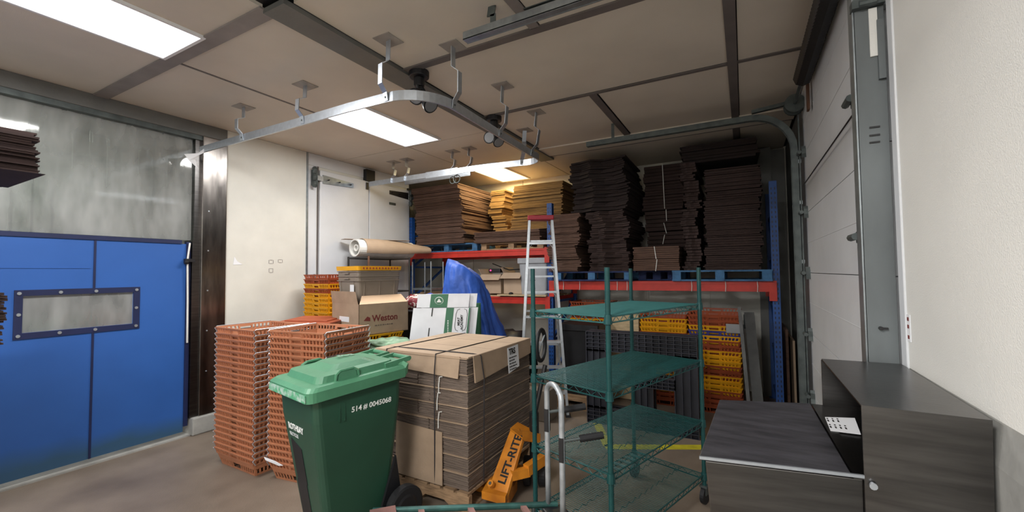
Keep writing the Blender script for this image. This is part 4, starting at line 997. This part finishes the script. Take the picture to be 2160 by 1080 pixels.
# ================================================================== WHEELIE BIN
def wheelie():
    FL, FR, BR, BL = Vector((-2.39, 1.49)), Vector((-1.855, 1.385)), Vector((-1.975, 2.09)), Vector((-2.5, 2.20))
    c = (FL+FR+BR+BL)/4; rz = math.atan2(FR.y-FL.y, FR.x-FL.x)
    t = thing('wheelie_bin', 'dark green wheelie bin with a lighter green lid, nearest the camera', 'bin', (c.x, c.y, 0), rz)
    w, d, h = .465, .575, .93
    # body: lofted tapered shell; front is -y
    prof = [(0.02, .60, .62, .03), (.10, .66, .70, .02), (.35, .76, .80, .01), (.8*h, .93, .95, 0), (h-.02, .97, .97, 0)]
    rings = []
    for z, fw, fd, sh in prof:
        P = rrect(w*fw, d*fd, z, .04, 4)
        rings.append([p+Vector((0, -.04*(1-z/h)*-1.0, 0)) for p in P])
    b = MB(); b.loft(rings); b.build('bin_body', 'bin_green', t, bevel=0)
    # black slab painting the front channel's shade, and ribs under the rim
    def zf(z):
        for (za, _, fa, _), (zb, _, fb, _) in zip(prof[:-1], prof[1:]):
            if z <= zb: f_ = fa+(fb-fa)*(z-za)/(zb-za); break
        return -d*f_/2+.04*(1-z/h)
    def xf(z):
        for (za, fa, _, _), (zb, fb, _, _) in zip(prof[:-1], prof[1:]):
            if z <= zb: f_ = fa+(fb-fa)*(z-za)/(zb-za); break
        return w*f_/2
    b = MB()
    for za, zb, ha in ((.02, .10, 0), (.10, .35, 0), (.35, .60, 1)):
        b.hexa([(-.11, zf(za)-.003, za), (.01, zf(za)-.003, za), (.01, zf(za)+.03, za), (-.11, zf(za)+.03, za), (-.12, zf(zb)-.003, zb), (.0, zf(zb-.04*ha)-.003, zb-.04*ha), (.0, zf(zb-.04*ha)+.03, zb-.04*ha), (-.12, zf(zb)+.03, zb)])
    b_un = MB(); b_un.hexa([(-.10, zf(.02)-.004, .02), (-.035, zf(.02)-.004, .02), (-.035, zf(.02)+.03, .02), (-.10, zf(.02)+.03, .02), (-.11, zf(.62)-.004, .60), (-.045, zf(.62)-.004, .565), (-.045, zf(.62)+.03, .565), (-.11, zf(.62)+.03, .60)])
    b.build('channel_shade', 'navy', t)['label'] = 'dark recessed grip channel'; t.children[-1].data.materials[0] = MATS['black_plastic']
    b = MB()
    for y in (-.13, -.10): b.b2(w/2*.93-.02, w/2*.955, y-.004, y+.004, h-.20, h-.06)
    b.build('rib', 'bin_green', t)
    MB().loft([rrect(w*.98, d*.98, h-.05, .04, 4), rrect(w, d, h-.035, .04, 4), rrect(w, d, h-.005, .04, 4), rrect(w*.9, d*.9, h-.005, .04, 4)]).build('rim', 'bin_green', t)
    # lid
    lid = MB()
    L0 = rrect(w+.05, d+.07, h-.055, .045, 4); L1 = rrect(w+.055, d+.075, h-.0, .045, 4); L2 = rrect(w+.015, d+.035, h+.018, .05, 4)
    L3 = rrect(w-.05, d-.07, h+.022, .05, 4); L4 = rrect(w-.075, d-.10, h+.055, .05, 4); L5 = rrect(w-.18, d-.25, h+.06, .05, 4); L6 = rrect(w-.26, d-.36, h+.085, .04, 4)
    tilt = lambda P: [Vector((p.x, p.y, p.z+(.03*(p.y+d/2)/d)+(.02 if p.y > d/2 else 0))) for p in P]
    lid.loft([tilt(r) for r in (L0, L1, L2, L3, L4, L5, L6)]); lo = lid.build('lid', 'lid_green', t)
    b = MB(); b.b2(-w/2+.0, w/2-.0, -d/2-.039, -d/2-.036, h-.052, h-.012); b.build('worn_lip', 'worn_edge', lo)['label'] = 'scuffed whitish lip'
    for s in (-1, 1):
        x = s*(w/2-.022); b = MB(); b.tube([(x, -.15, h+.022), (x, -.145, h+.06), (x-s*.006, -.12, h+.075), (x-s*.006, -.04, h+.08), (x, -.015, h+.066), (x, -.01, h+.03), (x+s*.004, -.04, h+.02), (x+s*.004, -.12, h+.014)], .009, 6, closed=True)
        b.hexa([(x-.004, -.14, h+.02), (x+.004, -.14, h+.02), (x+.004, -.02, h+.028), (x-.004, -.02, h+.028), (x-.006, -.13, h+.07), (x+.002, -.13, h+.07), (x+.002, -.03, h+.074), (x-.006, -.03, h+.074)])
        b.build('side_grip', 'lid_green', lo)
    # rear hinge handles
    for s in (-1, 1):
        b = MB(); x0 = s*.12
        for xx in (x0-.085, x0+.085): b.bar((xx, d/2-.12, h+.055), (xx, d/2+.06, h+.075), .018, .03)
        b.tube([(x0-.09, d/2+.06, h+.075), (x0+.09, d/2+.06, h+.075)], .014, 8)
        b.build('hinge_handle', 'lid_green', lo)
    # wheels
    MB().cyl((-.27, d/2-.02, .125), (.27, d/2-.02, .125), .012, 8).build('axle', 'galv_dark', t)
    for s in (-1, 1):
        x = s*.265; wb_ = MB(); wb_.tube([(x-.028, d/2-.02, .125), (x-.022, d/2-.02, .125), (x+.022, d/2-.02, .125), (x+.028, d/2-.02, .125)], .12, 28, rs=[.108, .122, .122, .108]); wo = wb_.build('wheel', 'rubber', t)
        b = MB(); b.tube([(x+s*.028, d/2-.02, .125), (x+s*.034, d/2-.02, .125)], .07, 20, rs=[.075, .06]); b.build('hub', 'black_plastic', wo)
    b = MB()
    for s in (-1, 1): MB().poly([(s*.19, d/2-.18, .03), (s*.19, d/2+.02, .03), (s*.19, d/2-.04, .42)], (s*.018, 0, 0)).build('wheel_bracket', 'black_plastic', t)
    # lettering
    sl = (xf(.74)-xf(.35))/.39; sf_ = -(zf(.74)-zf(.35))/.39
    text('514', .043, (xf(h-.165)+.002, -.06, h-.165), (0, 1, 0), (.08, 0, 1), 'white_print', t, bold=.0008)
    text('# 0045068', .043, (xf(h-.165)+.002, .015, h-.165), (0, 1, 0), (.08, 0, 1), 'white_print', t, bold=.0008)
    text('ROTHSAY', .050, (-.13, zf(h-.27)-.002, h-.27), (1, 0, 0), (0, -sf_, 1), 'white_print', t, bold=.002, sx=.85)
    text('RECYCLE', .030, (-.125, zf(h-.31)-.002, h-.31), (1, 0, 0), (0, -sf_, 1), 'paper', t, sx=.9)
    smallprint((-.03, .10, h+.108), (0, -1, .05), (1, 0, 0), 2, .14, .014, 'worn_edge', lo, 5)
wheelie()

# torn film on the crate tower behind the bin
b = MB(); b.poly([(-3.22, 1.945, .175), (-3.10, 1.955, .165), (-3.02, 1.965, .145), (-3.06, 1.962, .135), (-3.20, 1.945, .155)], (0, -.003, 0)); tag(b.build('plastic_film', 'paper'), 'white torn plastic film caught low on the crate tower behind the bin', 'film')
# ================================================================== GREEN WIRE CART
def wirecart():
    L_, W_ = 1.083, .52; rz = math.atan2(1.03, .335)
    t = thing('wire_cart', 'green four-shelf wire cart on casters in the right foreground', 'cart', (-.605, 2.10, 0), rz)
    for x in (0, L_):
        for y in (0, W_):
            p = MB().cyl((x, y, .12), (x, y, 1.57), .0135, 12).build('post', 'cart_green', t)
            b = MB()
            for k in range(28): b.cyl((x, y, .15+k*.05), (x, y, .154+k*.05), .0148, 12)
            b.build('groove', 'cart_green', p)['kind'] = 'stuff'
            for z in (.19, .54, .94, 1.32): MB().tube([(x, y, z-.035), (x, y, z+.012)], .02, 12, rs=[.022, .018]).build('collar', 'cart_green', p)
            b = MB(); b.box((x, y, .115), (.05, .05, .012)); b.poly([(x-.02, y-.018, .06), (x+.02, y-.018, .06), (x+.02, y-.018, .11), (x-.02, y-.018, .11)], (0, .004, 0)); b.poly([(x-.02, y+.014, .06), (x+.02, y+.014, .06), (x+.02, y+.014, .11), (x-.02, y+.014, .11)], (0, .004, 0))
            c = b.build('caster', 'galv_dark', t); MB().cyl((x-.0, y-.013, .055), (x-.0, y+.012, .055), .055, 20).build('wheel', 'rubber', c)
    for z in (.19, .54, .94, 1.32):
        m = 'cart_teal' if z > 1 else 'cart_green'
        b = MB()
        for y in (0, W_):
            b.cyl((0, y, z), (L_, y, z), .004, 6); b.cyl((0, y, z-.03), (L_, y, z-.03), .004, 6)
            n = 30; b.tube([(L_*k/n, y, z-(.03 if k % 2 else 0)) for k in range(n+1)], .0025, 4)
        for x in (0, L_):
            b.cyl((x, 0, z), (x, W_, z), .004, 6); b.cyl((x, 0, z-.03), (x, W_, z-.03), .004, 6)
            n = 14; b.tube([(x, W_*k/n, z-(.03 if k % 2 else 0)) for k in range(n+1)], .0025, 4)
        sf = b.build('shelf_frame', m, t)
        b = MB(); n = 62
        for k in range(n):
            x = L_*(k+.5)/n; b.cyl((x, 0, z+.003), (x, W_, z+.003), .0021, 5)
        for y in (W_*.33, W_*.67): b.tube([(L_*k/30, y, z-.004-(.02 if k % 2 else 0)) for k in range(31)], .0022, 4)
        b.build('wire', m, sf)['kind'] = 'stuff'
wirecart()

# ================================================================== HAND TRUCK
def handtruck():
    t = thing('hand_truck', 'grey tubular hand truck folded as a platform in front of the wire cart', 'hand truck')
    Lp, Rp = Vector((-.957, 2.125, 0)), Vector((-.824, 2.005, 0)); d = Vector((-.82, -.50, 0)).normalized(); g = -d
    zr = .30
    pts = [Lp+Vector((0, 0, zr))]
    pts += [Lp+Vector((0, 0, z)) for z in (.5, .8, .90)]
    m_ = (Lp+Rp)/2; wv = (Rp-Lp)
    for k in range(1, 8): a = PI*k/8; pts.append(m_-wv*.5*math.cos(a)+Vector((0, 0, .90+.06*math.sin(a))))
    pts += [Rp+Vector((0, 0, z)) for z in (.90, .8, .5, zr)]
    MB().tube(pts, .0145, 12).build('handle_frame', 'paint_worn', t, smooth=True)
    for p, z in ((Lp, .79), (Rp, .70)):
        h = MB().cyl(p+Vector((0, 0, z)), p+g*.10+Vector((0, 0, z+.012)), .009, 10).build('grip_arm', 'galv_dark', t)
        MB().cyl(p+g*.09+Vector((0, 0, z+.011)), p+g*.21+Vector((0, 0, z+.026)), .018, 12).build('rubber_grip', 'rubber', h)
        MB().box(p+Vector((0, 0, z-.04)), (.024, .030, .12)).build('bracket', 'black_metal', t)
    for p in (Lp, Rp):
        e_ = p+d*.93+Vector((0, 0, zr)); MB().cyl(p+g*.05+Vector((0, 0, zr)), e_, .016, 12).build('side_tube', 'green_steel', t)
        MB().cyl(p+d*.08+Vector((0, 0, zr)), p+d*.08+Vector((0, 0, .06)), .012, 8).build('leg', 'galv_dark', t)
        n_ = Vector((d.y, -d.x, 0))
        c = p+d*.05+Vector((0, 0, .075)); MB().cyl(c-n_*.02, c+n_*.02, .075, 22).build('wheel', 'rubber', t)
        c = p+d*.82+Vector((0, 0, .05)); MB().cyl(c-n_*.015, c+n_*.015, .05, 18).build('wheel', 'rubber', t)
        MB().cyl(p+d*.82+Vector((0, 0, .05)), p+d*.82+Vector((0, 0, zr)), .010, 8).build('leg', 'galv_dark', t)
    for f in (.14, .42, .68): MB().bar(Lp+d*f+Vector((0, 0, zr)), Rp+d*f+Vector((0, 0, zr)), .03, .014).build('cross_bar', 'rust_pink', t)
    b = MB(); b.bar(Lp+d*.88+Vector((0, 0, zr+.012)), Rp+d*.88+Vector((0, 0, zr+.012)), .13, .008); b.build('toe_plate', 'rust_pink', t)
    b = MB(); b.bar(Lp+d*-.02+Vector((0, 0, zr-.03)), Rp+d*-.02+Vector((0, 0, zr-.03)), .12, .05); b.build('axle_block', 'black_metal', t, bevel=.008)
handtruck()

# ================================================================== PALLET JACK
def jack():
    t = thing('pallet_jack', 'orange hand pallet jack lettered LIFT-RITE beside the big load', 'pallet jack')
    b0, b1 = dep(1028, 1035, 2.80), dep(1066, 1052, 2.70); u0, u1 = dep(1076, 907, 3.02), dep(1102, 927, 2.92)
    n = (b1-b0).cross(u0-b0).normalized()
    if n.y > 0: n = -n
    k = -n*.03
    MB().hexa([b0, b1, b1+k, b0+k, u0, u1, u1+k, u0+k]).build('front_plate', 'jack_orange', t, bevel=.004)
    up = (u0-b0).normalized(); ctr = b0+(b1-b0)*.74+(u0-b0)*.17+n*.001
    text('LIFT-RITE', .086, ctr, up, -(b1-b0), 'black_print', t, bold=.0025, sx=.93)
    # top cap and crossing head
    h0 = dep(1092, 893, 3.12); h1 = dep(1150, 905, 3.22)
    MB().hexa([u0, u1, dep(1135, 935, 3.1), h0, u0+Vector((0, 0, .012)), u1+Vector((0, 0, .012)), dep(1135, 912, 3.1), h0+Vector((0, 0, .01))]).build('head_cover', 'jack_orange', t)
    MB().hexa([u1, dep(1140, 935, 3.05), dep(1140, 935, 3.09), u1+k, u1+Vector((0, 0, .06)), dep(1140, 915, 3.05), dep(1140, 915, 3.09), u1+k+Vector((0, 0, .06))]).build('head_bar', 'jack_orange', t)
    # foot casting
    f0 = dep(1015, 1042, 2.80); 
    MB().hexa([dep(1016, 1052, 2.78), dep(1066, 1066, 2.68), dep(1082, 1030, 2.85), dep(1035, 1015, 3.0), dep(1016, 1036, 2.78), dep(1066, 1048, 2.68), dep(1082, 1015, 2.85), dep(1035, 1003, 3.0)]).build('fork_heel', 'jack_orange', t)
    MB().bar(dep(1066, 1052, 2.75), dep(1084, 1022, 3.0), .05, .07).build('fork_heel', 'jack_orange', t)
    MB().bar(dep(1078, 1003, 2.80), dep(1116, 994, 2.86), .04, .06).build('linkage', 'jack_orange', t)
    MB().bar(dep(1110, 992, 2.85), dep(1146, 968, 2.98), .05, .07).build('linkage', 'jack_orange', t)
    p = dep(1038, 1022, 2.78)+n*.004; b = MB(); b.cyl(p, p+n*.02, .022, 14); bo = b.build('pivot_boss', 'jack_orange', t); MB().cyl(p+n*.02, p+n*.026, .01, 10).build('pin', 'galv_dark', bo)
    # steering wheel pair
    c = dep(1128, 1005, 3.08); c.z = .105
    for s in (-1, 1):
        q = c+Vector((.05*s, .02*s, 0)); MB().tube([q-Vector((.025, .01, 0)), q-Vector((.02, .008, 0)), q+Vector((.02, .008, 0)), q+Vector((.025, .01, 0))], .1, 26, rs=[.088, .10, .10, .088]).build('steer_wheel', 'rubber', t)
    MB().cyl(c+Vector((0, 0, .08)), c+Vector((0, 0, .42)), .035, 16).build('pump', 'black_metal', t)
    # handle
    a = c+Vector((0, 0, .38)); z1 = dep(1150, 770, 3.15)
    MB().cyl(a, z1, .017, 12).build('tow_bar', 'black_metal', t)
    r_ = cr; pts = []
    cc = dep(1141, 728, 3.15); 
    for k_ in range(24):
        an = 2*PI*k_/24; pts.append(cc+cr*(.035*math.cos(an))+cf*(.06*math.cos(an))+cu*(.115*math.sin(an)))
    MB().tube(pts, .016, 8, closed=True).build('grip_loop', 'black_plastic', t, smooth=True)
    MB().tube([pts[3]+cr*.01, cc, pts[15]], .006, 6).build('release_lever', 'galvanized', t)
    # forks run under the pallet towards -x
    for dy in (-.0, .30):
        MB().b2(-2.3, -1.52, 2.50+dy, 2.62+dy, .035, .075).build('fork', 'jack_orange', t)
jack()

# ================================================================== STAINLESS MACHINE
def machine():
    t = thing('stainless_machine', 'stainless steel machine with a tall hood and flat lid by the right wall', 'machine')
    hx0, hx1, y0, y1, H_ = .24, .43, 1.315, 1.925, 1.22
    hd = MB().hexa([(hx0, y0-.002, H_-.004), (.462, y0-.006, H_-.004), (.468, y1+.01, H_-.004), (hx0+.002, y1, H_-.004), (hx0, y0-.002, H_), (.462, y0-.006, H_), (.468, y1+.01, H_), (hx0+.002, y1, H_)]).build('hood_top', 'stainless', t)
    MB().hexa([(hx0, y0-.002, .62), (hx1+.02, y0-.004, .62), (hx1+.02, y0+.002, .62), (hx0, y0+.004, .62), (hx0, y0-.002, H_-.004), (.462, y0-.006, H_-.004), (.462, y0, H_-.004), (hx0, y0+.004, H_-.004)]).build('hood_front', 'stainless', t)
    MB().b2(hx0, hx1+.02, y1-.006, y1, .62, H_-.004).build('hood_back', 'stainless', t)
    MB().b2(hx1+.016, hx1+.022, y0, y1, .62, H_-.004).build('hood_side', 'stainless', t)
    MB().b2(hx0, hx1+.018, y0+.004, y1-.006, 1.030, 1.050).build('deck', 'stainless', t)
    zl = 1.045
    MB().hexa([(-.095, 1.262, .885), (hx0, 1.322, .885), (hx0, 1.80, .885), (-.085, 1.79, .885), (-.105, 1.255, zl-.004), (hx0, 1.319, zl-.004), (hx0, 1.89, zl-.004), (-.09, 1.80, zl-.004)]).build('tub', 'stainless', t, bevel=.003)
    ld = MB().hexa([(-.118, 1.243, zl), (.214, 1.306, zl), (.200, 1.915, zl), (-.095, 1.815, zl), (-.118, 1.243, zl+.010), (.214, 1.306, zl+.010), (.200, 1.915, zl+.010), (-.095, 1.815, zl+.010)]).build('lid', 'lid_steel_lit', t, bevel=.002)
    MB().hexa([(.219, 1.308, zl-.002), (.24, 1.312, zl-.002), (.24, 1.92, zl-.002), (.206, 1.918, zl-.002), (.219, 1.308, zl+.008), (.24, 1.312, zl+.008), (.24, 1.92, zl+.008), (.206, 1.918, zl+.008)]).build('hinge_strip', 'stainless', t)
    MB().bar((-.118, 1.243, zl+.007), (.239, 1.309, zl+.007), .006, .007).build('lid_edge', 'aluminium', ld)
    # instruction card on the strip and lid
    c = [at(1740, 880, 2, zl+.009), at(1803, 882, 2, zl+.009), at(1816, 917, 2, zl+.009), at(1752, 909, 2, zl+.009)]
    MB().poly(c[::-1], (0, 0, .0008)).build('instruction_card', 'paper', t)
    b = MB(); c = [v+Vector((0, 0, .001)) for v in c]
    for r_ in range(2):
        for k in range(3+r_):
            for s_ in range(2):
                u = .06+k*.17; v = .12+r_*.45+s_*.16; p = (c[0]*(1-u)+c[1]*u)*(1-v)+(c[3]*(1-u)+c[2]*u)*v
                b.box(p, (.0045, .010 if s_ == 0 else .018, .0006))
    b.build('print', 'black_print', t)
    b = MB(); b.cyl((.255, y0, 1.035), (.255, y0-.008, 1.035), .006, 10); b.cyl((.255, y0-.008, 1.035), (.255, y0-.014, 1.035), .008, 10); b.build('bolt', 'aluminium', t)
    # inner plate joint on the hood side
    MB().box((hx1+.014, 1.84, 1.13), (.002, .003, .12)).build('weld_seam', 'aluminium', t)
    for x, y in ((-.06, 1.32), (-.06, 1.74), (.40, 1.36), (.40, 1.86)):
        MB().b2(x-.015, x+.015, y-.015, y+.015, .11, .9 if x < 0 else .63).build('leg', 'stainless', t)
        c_ = MB().box((x, y, .105), (.05, .05, .012)).build('caster', 'galv_dark', t); MB().cyl((x-.012, y, .05), (x+.012, y, .05), .05, 18).build('wheel', 'rubber', c_)
    MB().b2(-.06, .40, 1.32, 1.86, .30, .32).build('lower_shelf', 'stainless', t)
    p = [Vector(dep(*q)) for q in ((1512, 1110, 1.46), (1506, 1085, 1.46), (1512, 1068, 1.46), (1535, 1060, 1.46), (1580, 1062, 1.46), (1680, 1082, 1.42), (1750, 1098, 1.40))]
    p += [Vector((hx0-.005, 1.34, .80))]
    MB().tube(p, .0125, 12).build('push_handle', 'aluminium', t, smooth=True)
machine()

# ================================================================== UNDER THE RIGHT BAY
def plasticpallet(label, y, dz=0):
    t = thing('plastic_pallet', label, 'pallet', (0, 0, 0), 0, 'black plastic pallets standing on edge')
    x0, x1, z0, z1 = -1.46, -.40, .0, .93
    def lat(xa, xb, za, zb, nx, nz, name='lattice'):
        b = MB()
        for k in range(nx+1): x = xa+(xb-xa)*k/nx; b.b2(x-.004, x+.004, y-.05, y+.0, za, zb)
        for k in range(nz+1): z = za+(zb-za)*k/nz; b.b2(xa, xb, y-.052, y-.0, z-.004, z+.004)
        b.b2(xa, xb, y-.012, y+.01, za, zb)
        b.build(name, 'black_lattice', t)
    lat(x0, x1, .74, z1, 16, 5, 'top_deck'); lat(x0, x1, .0, .16, 16, 4, 'bottom_deck'); 
    lat(x0, x0+.20, .16, .74, 3, 1, 'runner'); lat(x1-.20, x1, .16, .74, 3, 1, 'runner'); lat(-.98, -.80, .16, .74, 3, 1, 'runner')
    lat(x0+.2, x1-.2, .42, .52, 12, 3, 'cross_deck')
    return t
plasticpallet('front black plastic lattice pallet standing on edge behind the wire cart', 4.30)
plasticpallet('rear black plastic lattice pallet standing on edge behind the wire cart', 4.42)
def board(name, label, p, q, w, th, m, cat='board'):
    b = MB(); b.bar(p, q, w, th, (1, 0, 0)); tag(b.build(name, m), label, cat)
board('leaning_board', 'tall grey board leaning right of the crate tower under the rack', (.02, 4.75, .0), (-.05, 5.0, 1.13), .5, .03, 'grey_board')
b = MB(); b.bar((.10, 4.70, 0), (.035, 4.92, 1.12), .04, .09, (1, 0, 0)); tag(b.build('leaning_beam', 'grey_board'), 'narrow grey beam leaning beside the tall grey board', 'beam')
b = MB(); b.b2(.375, .40, 5.45, 6.15, 0, .90); tag(b.build('cardboard_sheet', 'kraft_old'), 'tall brown cardboard sheet standing right of the blue rack upright', 'cardboard')
b = MB(); b.b2(.43, .45, 5.35, 6.10, 0, .80); tag(b.build('cardboard_sheet', 'kraft'), 'shorter brown cardboard sheet standing against the far right wall', 'cardboard')
b = MB(); b.b2(-.02, .10, 6.17, 6.24, .80, .98); tag(b.build('junction_box', 'galv_dark', None, bevel=.005), 'small dark box on the back wall under the rack', 'box')
carton('brown carton on the crates behind the black plastic pallets', -1.30, 5.35, .36, .3, 1.02, 0, 'pale_wood', 0, False)
# low wooden pallet on the floor below the ladder
pallet('low bare wooden pallet on the floor between ladder and wire cart', (-1.90, 5.08-.25, 0), .0, .75, .55, 'pallet_wood', h=.11)
# floor tape
b = MB()
def tape(x0, y0, x1, y1, w, lab):
    o = MB().bar((x0, y0, .0008), (x1, y1, .0008), w, .0012).build('floor_tape', 'tape_yellow'); tag(o, lab, 'tape')
tape(-1.12, 3.72, -.12, 4.22, .10, 'long yellow floor tape line across the front of the black pallets')
tape(-1.10, 3.74, -1.42, 4.38, .08, 'short yellow floor tape line slanting away at the left')
tape(-.30, 4.22, -.62, 4.72, .035, 'thin yellow floor tape line slanting away at the right')

# ================================================================== LEFT FOREGROUND RACK
t = thing('pallet_rack', 'blue rack just outside the left edge holding the two overhanging cardboard piles', 'rack')
for x in (-3.95, -3.05):
    for y in (-.9, .35): MB().b2(x-.035, x+.035, y-.035, y+.035, 0, 2.8).build('upright', 'rack_blue', t)
for z in (1.17, 2.05):
    for y in (-.9, .35): MB().b2(-3.95, -3.05, y-.04, y+.02, z-.05, z+.02).build('beam', 'rack_red', t)
    MB().b2(-3.95, -3.05, -.9, .36, z+.021, z+.035).build('shelf_board', 'pale_wood', t)
cstack('upper pile at the left photo edge', -3.85, -3.25, -.35, .735, 2.09, 2.31, 4, 'kraft_dark', .012, wave=.0, sheets=6, seed=31)
b = MB(); b.b2(-3.85, -3.2, -.4, .755, 2.088, 2.09); tag(b.build('cardboard_sheet', 'kraft_dark'), 'dark cardboard sheet jutting out under the pile at the upper left edge', 'cardboard')
cstack('lower pile beside the blue door window', -3.85, -3.25, -.35, .64, 1.207, 1.48, 4, 'kraft_dark', .008, sheets=6, seed=32)
